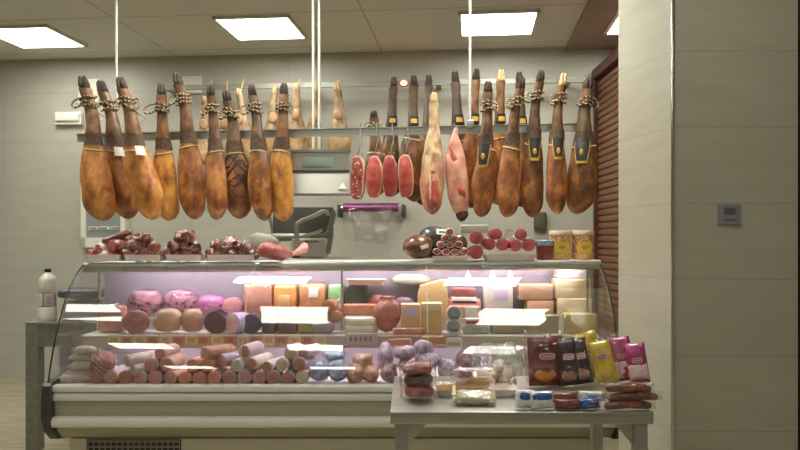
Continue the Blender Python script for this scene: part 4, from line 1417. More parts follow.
MB().rbox((0, 0.055, tb['h'] / 2), (tb['w'] + 0.008, 0.118, tb['h'] + 0.008), 0.018).build('wrapper', film, tb)
tb = pblock('orange_cheese', 272.5, 296, 284, 305, DB, 0.11, orange_rind, 'orange rounded cheese, first of the two orange ones', 'cheese', r=0.03, zbase=ZT)
MB().rbox((0, -0.002, tb['h'] * 0.5), (tb['w'] * 0.5, 0.006, tb['h'] * 0.34), 0.002).build('label', mat('orange_label', '#dcae72', '#e4bb84', 20), tb)
tb = pblock('orange_cheese', 299, 325, 284, 305, DB, 0.11, orange_rind, 'orange cheese with a small white label', 'cheese', r=0.022, zbase=ZT)
MB().rbox((tb['w'] * 0.05, -0.002, tb['h'] * 0.74), (tb['w'] * 0.36, 0.006, tb['h'] * 0.3), 0.002).build('label', paper_white, tb)
MB().rbox((-0.0, 0.055, tb['h'] * 0.5), (tb['w'] + 0.006, 0.116, tb['h'] + 0.006), 0.022).build('wrapper', film, tb)
tb = pblock('green_pack', 328, 343, 285, 306, DB, 0.09, mat('green_pack', '#6fae6a', '#93c48a', 30, 0.4), 'light green pack beside the dark green one', 'pack', r=0.012, zbase=ZT)
MB().rbox((0, -0.002, tb['h'] * 0.35), (tb['w'] * 0.7, 0.005, tb['h'] * 0.16), 0.002).build('label', paper_white, tb)
tb = pblock('dark_green_pack', 345, 368, 285, 306, DB, 0.09, mat('bottle_green_pack', '#26372c', '#4b5c50', 34, 0.3, coat=0.5), 'dark green pack under the tilted white tray', 'pack', r=0.014, zbase=ZT)
MB().rbox((-0.02, -0.003, tb['h'] * 0.78), (0.032, 0.005, 0.010), 0.002).build('label', paper_white, tb, rot=(0, R(-40), 0))
t = loaf(376, 295, 9, 11, DB, 0.08, mat('red_orange_bag', '#c8553f', '#dc7a62', 24, 0.35, coat=0.5), 'red orange bag beside the dark green pack', 'bag', 'meat_bag', seed=8, wrap=film, z=ZT)
foam_tray(346, 386, DB - 0.04, 'empty white foam tray lying tilted on top of the dark green pack', 0.10, 0.03, z=P(0, 285, DB).z, group='white foam trays')
loaf(404, 293, 11, 9.5, DB, 0.08, mat('purple_meat', '#5e3c52', '#7e5a70', 26, 0.35, coat=0.4), 'dark purple meat pack left of the holed cheese', 'cold meat', 'purple_pack', seed=11, wrap=film, z=ZT)
t = loaf(411, 279.5, 20, 5.5, DB + 0.02, 0.07, mat('pale_green_lumps', '#98a08c', '#b0b5a0', 30, 0.4), 'pale greenish bag lying on the purple pack behind the holed cheese', 'bag', 'pale_bag', seed=12, wrap=film)
# holed cheese wedge
k = (DB - 0.03) / F
t = thing('holed_cheese', 'big pale yellow cheese wedge with small holes', 'cheese', (P(433, 0, DB).x, DB - 0.035, ZT))
zt_ = P(0, 280, DB).z - ZT
MB().prism([(-15 * k, 0), (15.5 * k, 0), (15 * k, zt_ * 0.55), (13 * k, zt_), (8 * k, zt_ * 0.99), (-13 * k, zt_ * 0.84), (-15.5 * k, zt_ * 0.6)], 0, 0.12).build('paste', mat('holed_paste', '#e0c48c', '#ead2a0', 8, 0.5), t, smooth=False)
rn = random.Random(4)
for q in range(9):
    hx_, hz_ = rn.uniform(-10, 10) * k, rn.uniform(0.25, 0.8) * zt_
    MB().ball((rn.uniform(0.003, 0.007), 0.002, rn.uniform(0.002, 0.004)), (hx_, -0.0006, hz_), 10, 6).build('hole', mat('cheese_hole', '#b08a58', None), t)
# right: dark red meat, pink blocks, white pack
tb = pblock('dark_meat_tray', 452, 476, 288, 297, DB, 0.09, mat('dark_sliced_meat', '#7e3a3e', '#a4605e', 30, 0.35, coat=0.5), 'dark red sliced meat in film right of the holed cheese', 'cold meat', r=0.012)
MB().rbox((0, 0.045, -0.02), (tb['w'] * 1.05, 0.1, 0.04), 0.006).build('tray', foam_white, tb)
tb = pblock('pink_meat_block', 449, 481, 299.5, 306, DB - 0.005, 0.1, mat('pink_block', '#d88f82', '#e2a294', 16, 0.4), 'pink meat block under the dark red sliced meat', 'cold meat', r=0.008, zbase=ZT)
tb = pblock('white_cheese_pack', 485, 513, 281, 307, DB - 0.01, 0.1, whitec, 'tall bright white cheese pack in the upper back row', 'cheese', r=0.006, zbase=ZT)
MB().rbox((0.01, -0.001, tb['h'] * 0.62), (tb['w'] * 0.5, 0.004, tb['h'] * 0.3), 0.001).build('label', mat('lilac_label', '#d9cbe0', None), tb)
# peaches and whites on the right
STK = [(519, 553, 284.5, 300, DB - 0.02, peach, 'peach coloured cheese half on top of its stack'), (527, 554, 300.5, 318, DB - 0.02, peach, 'peach coloured cheese block under the peach half'),
       (557, 589, 268, 278.5, DB, whitec, 'white cheese slab at the top of the tallest stack'), (555, 591, 279, 298, DB - 0.01, cream, 'cream cheese block, second from top of the tallest stack'),
       (557, 592, 298.5, 318, DB - 0.02, cream, 'broad cream cheese block, third from top of the tallest stack')]
for x0, x1, y0, y1, d, m_, lb in STK:
    zb = ZT if y1 >= 318 else None
    tb = pblock('cheese_block', x0, x1, y0, y1, d, 0.105, m_, lb, 'cheese', 'cheese blocks stacked at the right', 0.007, zbase=zb)
    if zb is None:
        MB().rbox((0, 0.0525, tb['h'] / 2), (tb['w'] + 0.003, 0.108, tb['h'] - 0.002), 0.007).build('wrapper', film, tb)

# front row
meat_brown_cut = mat('pate_cut', '#8b5a52', '#a0706a', 26, 0.4, coat=0.3, c3='#b78a82', lo=0.3, hi=0.72)
cut_sausage(135.5, 319.5, DF - 0.02, 12.6 * DF / F, 0.12, 'large brown pate round with its cut face forward on the shelf', R(12), 0, mat('brown_casing', '#6d4a44', '#7f5a52', 20, 0.4), meat_brown_cut, 'pate_round', 'cold meat', None, 0.92, seed=4, ring=0.93, z=ZS + 0.0595)
tb = pblock('salmon_pack', 97, 121, 306, 331, DF + 0.03, 0.09, mat('salmon_pack', '#b98476', '#c99a8a', 20, 0.35, coat=0.5), 'salmon coloured pack at the far left of the shelf', 'cold meat', r=0.014, zbase=ZS)
MB().rbox((0.0, 0.03, tb['h'] + 0.002), (0.09, 0.07, 0.004), 0.001).build('label', paper_white, tb, rot=(0, R(-8), 0))
t = thing('film_twist', 'white twisted film end sticking up behind the brown pate round', 'film', P(152, 314, DF + 0.07))
MB().loft([[(x + math.cos(2 * PI * i / 10) * r_, math.sin(2 * PI * i / 10) * r_, z) for i in range(10)] for x, r_, z in ((-0.02, 0.03, -0.072), (-0.012, 0.02, -0.02), (0, 0.01, 0.02), (0.004, 0.004, 0.05))]).lump(0.01, 40, 2).build('film', film_white, t)
tan_roll = mat('tan_roll', '#c99a74', '#d8ae8a', 14, 0.4, coat=0.3, c3='#c08878', lo=0.3, hi=0.72)
loaf(165, 319.5, 14.5, 11.5, DF - 0.015, 0.09, tan_roll, 'tan oval poultry roll on the shelf', 'cold meat', 'poultry_roll', seed=5, wrap=film, z=ZS)
loaf(190, 319.5, 11.5, 11.5, DF - 0.01, 0.09, mat('pink_roll', '#c4876f', '#d39f88', 16, 0.4, coat=0.4), 'pinkish wrapped roll right of the tan oval roll', 'cold meat', 'poultry_roll', seed=6, wrap=film, z=ZS)
cut_sausage(214, 320.5, DF - 0.015, 11.5 * DF / F, 0.12, 'dark purple sausage round with a pale band on its back', R(-10), 0, mat('dark_purple_casing', '#4a3448', '#5c4458', 20, 0.35, coat=0.4), mat('dark_purple_cut', '#54404f', '#6a5462', 20, 0.4), 'dark_sausage', 'cold meat', None, 1.0, seed=7, z=ZS + 0.059)
solo('pale_card', MB().rbox((0, 0, 0), (0.10, 0.07, 0.004), 0.001), mat('pale_pink_card', '#e4c4ae', None), 'pale pink card lying on the dark purple sausage', 'card', P(222, 308.3, DF + 0.04), (R(-8), R(8), R(20)))
cut_sausage(231.5, 320, DF - 0.03, 10.3 * DF / F, 0.13, 'pale pink mortadella with a white oval end and lilac casing', R(-30), 0, mat('lilac_casing', '#a893c4', '#b9a6d2', 20, 0.35, coat=0.4), mat('mortadella_cut', '#e0b8b8', '#ecd0cc', 14, 0.35, coat=0.3), 'mortadella', 'cold meat', None, 1.05, seed=8, z=ZS + 0.056)
cut_sausage(250, 321, DF - 0.015, 9.8 * DF / F, 0.12, 'dark slate coloured sausage round right of the pale mortadella', R(-6), 0, mat('slate_casing', '#474456', '#565365', 20, 0.35, coat=0.4), mat('slate_cut', '#4e4a5a', '#605c6c', 20, 0.4), 'dark_sausage', 'cold meat', None, 1.0, seed=9, z=ZS + 0.052)
for k_, (x0, x1, c1, c2, lb) in enumerate(((262, 276, '#4d4450', '#615765', 'dark grey wrapped piece below the mirrored ceiling light'), (277, 297, '#6d3a4c', '#82505f', 'maroon wrapped piece in the middle of the shelf'),
                                           (298, 315, '#9c9458', '#b3aa70', 'yellowish green wrapped piece right of the maroon one'))):
    tb = pblock('wrapped_piece', x0, x1, 312, 331.5, DF, 0.08, mat('wrapped_piece_%s' % 'abc'[k_], c1, c2, 20, 0.35, coat=0.5), lb, 'cold meat', None, 0.014, zbase=ZS)
    MB().rbox((0, 0.04, tb['h'] / 2), (tb['w'] + 0.005, 0.086, tb['h'] + 0.005), 0.014).build('wrapper', film, tb)
om = mat('orange_piece', '#d0764e', '#e0946c', 24, 0.35, coat=0.4)
for k_, (px, py, rx, rz, lb) in enumerate(((328, 306, 7, 6, 'orange sausage piece uppermost beside the shelf post'), (321, 317, 7, 6, 'orange sausage piece lower left of the shelf post'), (336, 317, 7, 6, 'orange sausage piece lower right of the shelf post'))):
    cut_sausage(px, py, DF + 0.0, rx * DF / F, 0.10, lb, R(-12 + 9 * k_), 0, om, mat('orange_cut', '#c9744e', '#d99470', 24, 0.35), 'orange_sausage', 'sausage', 'orange sausages by the post', 0.9, seed=k_, wrap=film)
loaf(323, 328.5, 11, 6, DF - 0.04, 0.06, mat('grey_violet_bag', '#8a7884', '#a0909a', 24, 0.35), 'greyish violet bag at the edge of the shelf by the post', 'bag', 'grey_bag', seed=17, wrap=film_white, z=ZS)
# cheese stack
tb = pblock('salmon_block', 343, 376, 304.5, 315, DF + 0.05, 0.07, salmon, 'long salmon coloured block behind the white cheese halves', 'cold meat', r=0.01)
MB().rbox((0, 0.035, -0.025), (tb['w'] * 0.9, 0.06, 0.05), 0.004).build('tray', foam_white, tb)
k = (DF - 0.03) / F
zz = ZS
for lb, h_, m_ in (('lower white cheese round of the stack on the shelf edge', 8.2, whitec), ('upper white cheese round of the stack on the shelf edge', 8.2, whitec)):
    t = thing('fresh_cheese', lb, 'cheese', (P(360.5, 0, DF - 0.03).x, DF + 0.045, zz + 0.0005), (0, 0, 0), 'white cheese rounds')
    r_ = 17.2 * k
    MB().lathe([(r_ * 0.93, 0), (r_ * 0.985, 0.004), (r_, 0.012), (r_, h_ * k - 0.012), (r_ * 0.985, h_ * k - 0.004), (r_ * 0.93, h_ * k)], 36).build('paste', m_, t)
    MB().lathe([(r_ * 1.005, 0.0145), (r_ * 1.008, 0.016), (r_ * 1.008, h_ * k - 0.016), (r_ * 1.005, h_ * k - 0.0145)], 36).build('rind_band', cream, t)
    zz += h_ * k + 0.001
# red ham bag and cheese pair
t = loaf(386.5, 315, 13.5, 16.5, DF - 0.02, 0.085, mat('red_ham_bag', '#b8463c', '#cf6c5c', 20, 0.3, coat=0.6, c3='#dd9480', lo=0.3, hi=0.75), 'big red glossy bag of ham left of the cheese blocks', 'cold meat', 'ham_bag', seed=21, wrap=film, z=ZS, pw=0.7)
MB().loft([[(math.cos(2 * PI * i / 12) * r_, math.sin(2 * PI * i / 12) * r_ * 0.7, z) for i in range(12)] for r_, z in ((0.05, 0.045), (0.036, 0.070), (0.030, 0.080), (0.040, 0.095))]).lump(0.008, 40, 3).build('bag_neck', mat('red_bag_neck', '#d98878', '#e5a698', 30, 0.35, coat=0.5), t)
tb = pblock('cheese_block', 401, 420.5, 304.5, 331, DF - 0.02, 0.1, peach, 'cheese block with a lilac label on its upper front', 'cheese', None, 0.005, zbase=ZS)
MB().rbox((0, -0.001, tb['h'] * 0.78), (tb['w'] * 0.74, 0.004, tb['h'] * 0.28), 0.001).build('label', mat('lilac_label', '#d9cbe0'), tb)
tb = pblock('cheese_block', 422, 442, 303.5, 331, DF - 0.02, 0.1, mat('golden_cheese', '#d4b478', '#dfc28a', 10, 0.5), 'golden cheese block with a pale top, right of the labelled block', 'cheese', None, 0.005, zbase=ZS)
MB().rbox((0, 0.045, tb['h'] * 0.87), (tb['w'] * 1.01, 0.101, tb['h'] * 0.27), 0.004).build('pale_top', cream, tb)
# round tubs on edge, lids forward
tub_face = mat('tub_face', '#8c9296', '#aab0b2', 40, 0.4)
for px, py, lb in ((454, 314, 'upper round tub standing on edge with grey lid print'), (453.5, 329.5, 'lower round tub standing on edge with grey lid print')):
    d_ = DF - 0.035
    k = d_ / F
    z_ = P(px, py, d_).z
    t = thing('cheese_tub', lb, 'tub', P(px, py, d_), (R(90), 0, 0), 'round cheese tubs on edge')
    MB().lathe([(7.2 * k, -0.05), (7.7 * k, -0.045), (7.9 * k, 0.0), (8.2 * k, 0.002), (8.2 * k, 0.008), (7.6 * k, 0.010), (7.0 * k, 0.008), (0.001, 0.008)], 30).build('tub', white_paint, t)
    MB().lathe([(6.4 * k, 0.0082), (6.2 * k, 0.0095), (0.001, 0.0095)], 30).build('lid_print', tub_face, t)
    MB().box(-4 * k, 4 * k, -4.6 * k, -2.2 * k, 0.0096, 0.0105).build('print_band', mat('slate_print', '#5e666c', None), t, smooth=False)
tb = pblock('white_tub', 446, 462.5, 337.8, 348, DF - 0.04, 0.06, white_paint, 'white tub under the lower round tub at the shelf edge', 'tub', None, 0.012)
MB().rbox((0, -0.001, tb['h'] * 0.4), (tb['w'] * 0.7, 0.004, tb['h'] * 0.36), 0.001).build('label', mat('grey_green_label', '#a9b0a2', None), tb)
tb = pblock('flat_tray', 465, 488, 318.5, 325.5, DF - 0.01, 0.08, foam_white, 'flat white tray with a red band right of the round tubs', 'tray', None, 0.006)
MB().rbox((0.0, -0.001, tb['h'] * 0.5), (tb['w'] * 0.92, 0.005, tb['h'] * 0.45), 0.001).build('red_band', mat('red_band', '#c0484a', '#cf6460', 20, 0.4), tb)
tb = pblock('clear_box', 463.5, 489.5, 326, 331.2, DF - 0.01, 0.085, mat('pale_grey_pack', '#b9beb4', '#c9ccc2', 20, 0.3), 'pale grey box under the red banded tray', 'box', None, 0.004, zbase=ZS)
MB().rbox((0, -0.001, tb['h'] * 0.5), (tb['w'] * 0.4, 0.004, tb['h'] * 0.5), 0.001).build('label', mat('grey_green_label', '#a9b0a2'), tb)
tb = pblock('peach_pack', 449, 480, 306.5, 317.8, DF + 0.04, 0.055, mat('peach_pack', '#dda08a', '#e8b8a2', 16, 0.4), 'peach coloured pack above the red banded tray', 'cold meat', None, 0.006)
MB().rbox((tb['w'] * 0.22, -0.001, tb['h'] * 0.5), (tb['w'] * 0.4, 0.004, tb['h'] * 0.86), 0.001).build('label', paper_white, tb)
FRB = [(491.5, 524.5, 314.5, 331.2, DF - 0.01, greyc, 'greyish tan cheese block below the white cheese pack'), (528, 559, 315.5, 331.2, DF - 0.01, greyc, 'greyish tan cheese block, second along the shelf'),
       (565, 597, 314, 331.2, DF - 0.01, yellowc, 'yellowish cheese block at the right end of the shelf')]
for x0, x1, y0, y1, d, m_, lb in FRB:
    tb = pblock('cheese_block', x0, x1, y0, y1, d, 0.095, m_, lb, 'cheese', None, 0.006, zbase=ZS)
    MB().rbox((0, 0.0475, tb['h'] / 2), (tb['w'] + 0.003, 0.098, tb['h'] + 0.002), 0.006).build('wrapper', film, tb)
tb = pblock('price_ticket', 560.5, 564, 314, 330, DF - 0.02, 0.004, paper_white, 'narrow white ticket between the tan and yellowish cheese blocks', 'ticket', None, 0.0015, zbase=ZS)
for k_, (px, lb) in enumerate(((468, 'first'), (492, 'second'), (510, 'third'), (581, 'fourth'))):
    t = thing('hanging_ticket', f'small white ticket hanging under the counter top, {lb} from the left', 'ticket', P(px, 268, 3.80), (0, 0, 0), 'hanging tickets')
    MB().box(-0.0015, 0.0015, -0.001, 0.001, -0.035, 0.004).build('stem', paper_white, t, smooth=False)
    MB().prism([(-0.018, -0.055), (0.02, -0.055), (0.014, -0.035), (0.0, -0.02), (-0.012, -0.037)], -0.0015, 0.0015).build('card', paper_white, t, smooth=False)

# price cards along the shelf rail
pc = ['cream', 'red']
for i in range(17):
    px = 114 + i * 12.9
    dR = 3.644
    k = dR / F
    red = i % 2 == 1
    t = thing('price_card', f'small {"reddish" if red else "cream"} price card, {ORD[i]} from the left on the shelf rail', 'price card', P(px, 339.5, dR), (0, 0, 0), 'price cards on the shelf rail')
    MB().rbox((0, 0, 0), (12.3 * k, 0.004, 11 * k), 0.001).build('card', card_red if red else card_cream, t)
    MB().box(-5.8 * k, 5.8 * k, -0.0028, -0.0019, 3.4 * k, 5.2 * k).build('white_strip', paper_white, t, smooth=False)
    MB().box(-3.6 * k, 3.6 * k, -0.0028, -0.0019, -3.2 * k, 1.6 * k).build('print', card_tan if not red else card_rose, t, smooth=False)
# things tucked over the rail further right
tb = pblock('label_tray', 345, 378, 333.5, 344.5, 3.625, 0.02, mat('grey_lilac_tray', '#b0a6a2', '#c0b6b0', 16, 0.4), 'grey banded tray hung on the shelf rail below the white cheese', 'tray', None, 0.004)
m = MB()
for q in range(5):
    m.box(-tb['w'] * 0.36 + q * tb['w'] * 0.15, -tb['w'] * 0.36 + q * tb['w'] * 0.15 + 0.012, -0.0012, 0.0005, tb['h'] * 0.28, tb['h'] * 0.72)
m.build('print', mat('grey_text', '#7a7478', None), tb, smooth=False)
wedge_m = mat('brown_wedge', '#b97648', '#cd9062', 16, 0.4, coat=0.2)
for px0, px1, y0, y1, d_, lb in ((393, 424, 331.8, 339, 3.60, 'brown flat sausage pack at the rail under the labelled cheese'), (388, 412, 338.5, 346, 3.575, 'brown flat pack overlapping below the first brown one'),
                                 (421, 445, 336, 345.5, 3.59, 'brown flat pack at the rail under the golden cheese')):
    tb = pblock('sausage_pack', px0, px1, y0, y1, d_, 0.03, wedge_m, lb, 'cold meat', 'brown packs at the rail', 0.012, R(4))
    MB().rbox((0, 0.015, tb['h'] / 2), (tb['w'] * 1.06, 0.036, tb['h'] * 1.1), 0.013).build('wrapper', film, tb)

# ================================================================== lower deck of the counter
ZD = 0.5855
DL = 3.43
log_case = mat('pink_casing', '#cda49c', '#dab4ac', 30, 0.5)
log_pale = mat('pale_casing', '#dccac6', '#e8dad6', 40, 0.5)
log_lilac = mat('lilac_log_casing', '#c8aec0', '#d6bece', 30, 0.5)
log_orange = mat('orange_log_casing', '#cf937a', '#dca690', 30, 0.5)
cut_a = speckle('salami_cut_pink', '#c4827a', '#d0928a', '#ecc8be', 110, 0.3)
cut_b = speckle('salami_cut_brown', '#b47466', '#c48678', '#e4bcae', 110, 0.3)
cut_c = speckle('salami_cut_pale', '#c8b29a', '#d4c0aa', '#ece0d0', 110, 0.3)
cut_d = speckle('salami_cut_orange', '#c87c62', '#d48e76', '#eabca8', 110, 0.3)
BOT = [(96, 378, 7.4), (110.5, 378, 7.4), (125, 378, 7.4), (140, 378, 7.5), (155, 378, 7.5), (170, 378, 7.4), (185, 378.5, 7.2), (199.5, 378.5, 7.2), (214, 378.5, 7.2), (229, 378, 7.2), (244, 378, 7.5), (259, 378, 7.2), (273.5, 377.5, 7.4), (288, 377.8, 7.0), (302, 377.2, 7.2)]
C_BOT = [cut_b, cut_a, cut_b, cut_a, cut_a, cut_a, cut_d, cut_d, cut_d, cut_b, cut_a, cut_a, cut_b, cut_b, cut_c]
N_BOT = {id(cut_a): 'pinkish', id(cut_b): 'brownish', id(cut_c): 'pale tan', id(cut_d): 'orange'}
for i, ((px, py, r), cm) in enumerate(zip(BOT, C_BOT)):
    cs_ = [log_case, log_pale, log_lilac, log_orange][(i * 7 + 1) % 3 if cm is not cut_d else 3]
    cut_sausage(px, py, DL, r * DL / F * 0.97, 0.20, f'{N_BOT[id(cm)]} salami end, {ORD[i]} from the left in the bottom row of the lower deck', R((-4, 3, 5, -3, 2)[i % 5]), 0, cs_, cm, 'salami_log', 'sausage', 'salami logs in the bottom row', 1.0, seed=i, ring=0.88)
SEC = [(151, 365, 7.6, cut_a, log_case, 'pinkish salami end in the second row, first right of the white wrapped logs', 0), (166.5, 364.5, 7.6, cut_a, log_case, 'pinkish salami end in the second row, second right of the white wrapped logs', -6),
       (192.5, 365.5, 7.0, cut_d, log_orange, 'orange salami end in the second row above the orange bottom ends', -10), (206, 365.5, 7.0, cut_d, log_orange, 'orange salami end in the second row, beside the lilac wrapped log', -16),
       (237, 365.8, 6.8, cut_c, log_pale, 'pale greenish salami end in the second row near the middle', -8), (251.5, 363.5, 6.4, cut_b, log_pale, 'brownish salami end in the second row with a long pale casing', -30),
       (267, 367, 6.2, cut_b, mat('white_pink_casing', '#dcc0c4', '#e8d2d4', 40, 0.5), 'salami log with a whitish pink casing slanting up in the second row', -34), (281.5, 365, 7.2, cut_c, log_pale, 'tan salami end in the second row beside the slanting log', -12),
       (299, 364.5, 7.4, cut_b, log_lilac, 'brownish salami end at the right end of the second row', -14)]
for i, (px, py, r, cm, cs_, lb, yw) in enumerate(SEC):
    cut_sausage(px, py, DL + 0.005, r * DL / F * 0.97, 0.19, lb, R(yw * 0.55), R(0), cs_, cm, 'salami_log', 'sausage', 'salami logs in the second row', 1.0, seed=i + 20, ring=0.88)
THD = [(160, 353.5, 6.5, cut_a, log_case, 'salami end resting alone on top of the pinkish pile', -10), (205, 353.5, 7.5, cut_d, mat('orange_pink_casing', '#cc8468', '#d99a82', 30, 0.45, coat=0.3), 'orange wrapped log lying slantwise on the orange salami pile', -55),
       (222, 360.5, 7.0, cut_a, mat('lilac_film_casing', '#b79ac0', '#c8aed0', 30, 0.4, coat=0.4), 'lilac wrapped log lying slantwise in the middle of the pile', -45),
       (244, 351.5, 7.0, cut_b, log_lilac, 'brownish salami end on the third row in the middle', -20), (290, 353, 6.8, cut_c, log_pale, 'pale salami end on the third row near the shelf post', -8), (303, 353, 6.0, cut_a, log_lilac, 'purplish salami end on the third row beside the pale one', -25)]
for i, (px, py, r, cm, cs_, lb, yw) in enumerate(THD):
    cut_sausage(px, py, DL + 0.02, r * DL / F * 0.97, 0.17, lb, R(yw * 0.75), 0, cs_, cm, 'salami_log', 'sausage', 'salami logs on the third row', 1.0, seed=i + 40, ring=0.88, wrap=film if i in (1, 2) else None)
# long pale sausages lying sideways at the left end
pale_long = mat('grey_pink_casing', '#c4b2aa', '#d9c9c2', 40, 0.55, bump=0.2)
NM = ['lowest', 'second lowest', 'middle', 'second highest', 'topmost']
for i, (x0, x1, py, r) in enumerate(((59, 94, 381, 4.6), (65, 93, 374, 4.6), (70, 92, 366, 4.4), (70, 93, 357.5, 4.4), (74, 97, 350.5, 4.4))):
    d_ = DL + 0.01 + (i % 2) * 0.012
    k = d_ / F
    w = (x1 - x0) * k
    t = thing('long_sausage', f'long pale sausage lying sideways, {NM[i]} of the stack at the left end', 'sausage', P((x0 + x1) / 2, py, d_ + 0.02), (0, R(-1.5), R(6 - i * 3)), 'long pale sausages lying sideways')
    rr_ = r * k * 1.0
    MB().tube([(-w / 2, 0, 0), (-w / 2 + 0.004, 0, 0), (-w / 2 + 0.02, 0, 0), (-w * 0.25, 0, 0.002), (0, 0, 0.003), (w * 0.25, 0, 0.002), (w / 2 - 0.02, 0, 0), (w / 2 - 0.004, 0, 0), (w / 2, 0, 0)],
              [rr_ * 0.2, rr_ * 0.6, rr_ * 0.95, rr_, rr_, rr_, rr_ * 0.95, rr_ * 0.6, rr_ * 0.2], 14).lump(0.004, 24, i).build('casing', pale_long, t)
    MB().tube([(-w / 2 - 0.012, 0, 0), (-w / 2 + 0.003, 0, 0)], [0.004, 0.006], 8).build('tied_end', twine, t)
t = thing('netted_sausage', 'reddish netted sausage bundle right of the long pale sausages', 'sausage', P(103.5, 364, DL + 0.03), (0, R(20), 0))
MB().ball((11 * DL / F, 0.05, 13 * DL / F)).lump(0.012, 26, 3).build('meat', speckle('netted_sausage', '#8f5550', '#a86c66', '#d2b3ae', 70, 0.33), t)
for q in range(5):
    a = -0.04 + q * 0.02
    rr_ = math.sqrt(max(0.0, 1 - (a / (13 * DL / F)) ** 2))
    MB().tube([(math.cos(2 * PI * i / 20) * 11.4 * DL / F * rr_, math.sin(2 * PI * i / 20) * 0.053 * rr_, a + 0.012 * math.sin(2 * PI * i / 20 * 2)) for i in range(20)], 0.002, 5, True).build('net_cord', mat('pale_net', '#d0b4ae', None), t)
wl_m = mat('white_lilac_wrap', '#d0b9bf', '#e2d0d4', 30, 0.4, coat=0.4)
for k_, (px, py, lb) in enumerate(((127, 361, 'upper whitish wrapped log slanting beside the netted bundle'), (133, 370.5, 'lower whitish wrapped log slanting beside the netted bundle'))):
    cut_sausage(px, py, DL + 0.0, 6.2 * DL / F, 0.20, lb, R(-40), R(3), wl_m, cut_c, 'wrapped_log', 'sausage', 'whitish wrapped logs', 1.0, seed=60 + k_, wrap=film)
# blue bags, orange meat bag, lilac packs
blue_m = mat('blue_wrap', '#7484b4', '#a4b0d4', 34, 0.35, coat=0.5, c3='#e6eaf4', lo=0.3, hi=0.72)
for k_, (px, py, rx, rz, d_, lb) in enumerate(((318.5, 373, 9.5, 10, 3.41, 'blue wrapped bag at the front right of the salami pile'), (337.5, 372, 10.5, 11, 3.41, 'blue wrapped bag beside the orange meat bag'),
                                               (333, 357, 11.5, 5.5, 3.47, 'bluish white bag lying on top of the two blue bags'))):
    loaf(px, py, rx, rz, d_, 0.12, blue_m, lb, 'bag', 'blue_bag', 'blue wrapped bags', seed=70 + k_, wrap=film, pw=0.7)
ob = mat('orange_meat_bag', '#c4714f', '#dd9f80', 34, 0.3, coat=0.5, c3='#f0d8cc', lo=0.3, hi=0.7)
for k_, (px, py, rx, rz, d_, lb) in enumerate(((355, 375, 9, 9.5, 3.41, 'orange meat bag at the front beside the blue bags'), (370, 376, 8, 8.5, 3.41, 'orange meat bag left of the red sausage packs'), (362, 362.5, 10.5, 7, 3.45, 'orange and white meat bag on top of the two others'))):
    loaf(px, py, rx, rz, d_, 0.12, ob, lb, 'bag', 'meat_bag', 'orange meat bags', seed=80 + k_, wrap=film, pw=0.7)
lil = mat('lilac_pack', '#a87fb2', '#d0b2d4', 40, 0.35, coat=0.5, c3='#f0e4f0', lo=0.34, hi=0.66)
pur = mat('plum_pack', '#7c4a5a', '#a67884', 40, 0.35, coat=0.5, c3='#d8bcc4', lo=0.34, hi=0.7)
for k_, (px, py, rx, rz, d_, m_, lb) in enumerate((
        (385, 359, 7, 15, 3.48, lil, 'tall lilac pack at the right of the orange meat bags'), (389, 377, 8.5, 8.5, 3.41, pur, 'plum coloured pack just left of the steel table'),
        (404, 354, 12, 6.5, 3.45, lil, 'lilac pack lying below the brown flat packs'), (424, 348.5, 9, 7, 3.47, lil, 'lilac pack under the golden cheese block'),
        (408, 367, 10, 7.5, 3.43, pur, 'plum pack hidden behind the red sausage packs'), (430, 362, 12, 8, 3.44, lil, 'lilac pack just above the stack of red sausage packs'),
        (449, 372, 10, 12, 3.42, lil, 'lilac pack behind the beige slices'), (470, 362, 12, 10, 3.46, pur, 'plum and pink pack behind the clear bag'))):
    loaf(px, py, rx, rz, d_, 0.11, m_, lb, 'cold meat', 'lilac_pack', 'lilac and plum packs', seed=90 + k_, wrap=film, pw=0.72)
for k_, (x0, x1, y0, y1, m_, lb) in enumerate(((491, 524, 348, 380, whitec, 'pale cheese block in the lower deck behind the white bag'), (528, 560, 350, 384, cream, 'cream cheese block in the lower deck behind the dark snack bags'), (566, 600, 350, 384, yellowc, 'yellowish cheese block in the lower deck behind the yellow bags'))):
    tb = pblock('cheese_block', x0, x1, y0, y1, 3.50, 0.12, m_, lb, 'cheese', None, 0.008, zbase=ZD)
    MB().rbox((0, 0.06, tb['h'] / 2), (tb['w'] + 0.003, 0.123, tb['h'] + 0.002), 0.008).build('wrapper', film, tb)

# ================================================================== steel table in front
TZ = 0.738
TX0, TX1, TY0, TY1 = P(390, 0, 2.27).x, P(654, 0, 2.27).x, 2.27, 2.87
t = thing('steel_table', 'stainless steel table with packaged snacks in front of the counter', 'table', ((TX0 + TX1) / 2, (TY0 + TY1) / 2, 0))
tw, td = TX1 - TX0, TY1 - TY0
MB().rbox((0, 0, TZ - 0.02), (tw, td, 0.04), 0.004).build('table_top', steel, t)
for sx in (-1, 1):
    for sy in (-1, 1):
        MB().rbox((sx * (tw / 2 - 0.035), sy * (td / 2 - 0.035), (TZ - 0.041) / 2), (0.042, 0.042, TZ - 0.041), 0.005).build('leg', steel, t)
m = MB()
m.box(-tw / 2 + 0.058, tw / 2 - 0.058, td / 2 - 0.045, td / 2 - 0.025, TZ - 0.10, TZ - 0.041)
m.build('rear_rail', steel_dull, t, smooth=False)
for sx in (-1, 1):
    x = sx * (tw / 2 - 0.035)
    m = MB()
    m.prism([(x - sx * 0.0215, TZ - 0.0415), (x - sx * 0.085, TZ - 0.0415), (x - sx * 0.0215, TZ - 0.115)], -td / 2 + 0.03, -td / 2 + 0.036)
    m.build('gusset', steel, t, smooth=False)
    MB().box(x - 0.01, x + 0.01, -td / 2 + 0.057, td / 2 - 0.057, TZ - 0.09, TZ - 0.041).build('side_rail', steel_dull, t, smooth=False)


def td_at(y):
    return dbase(TZ, y)


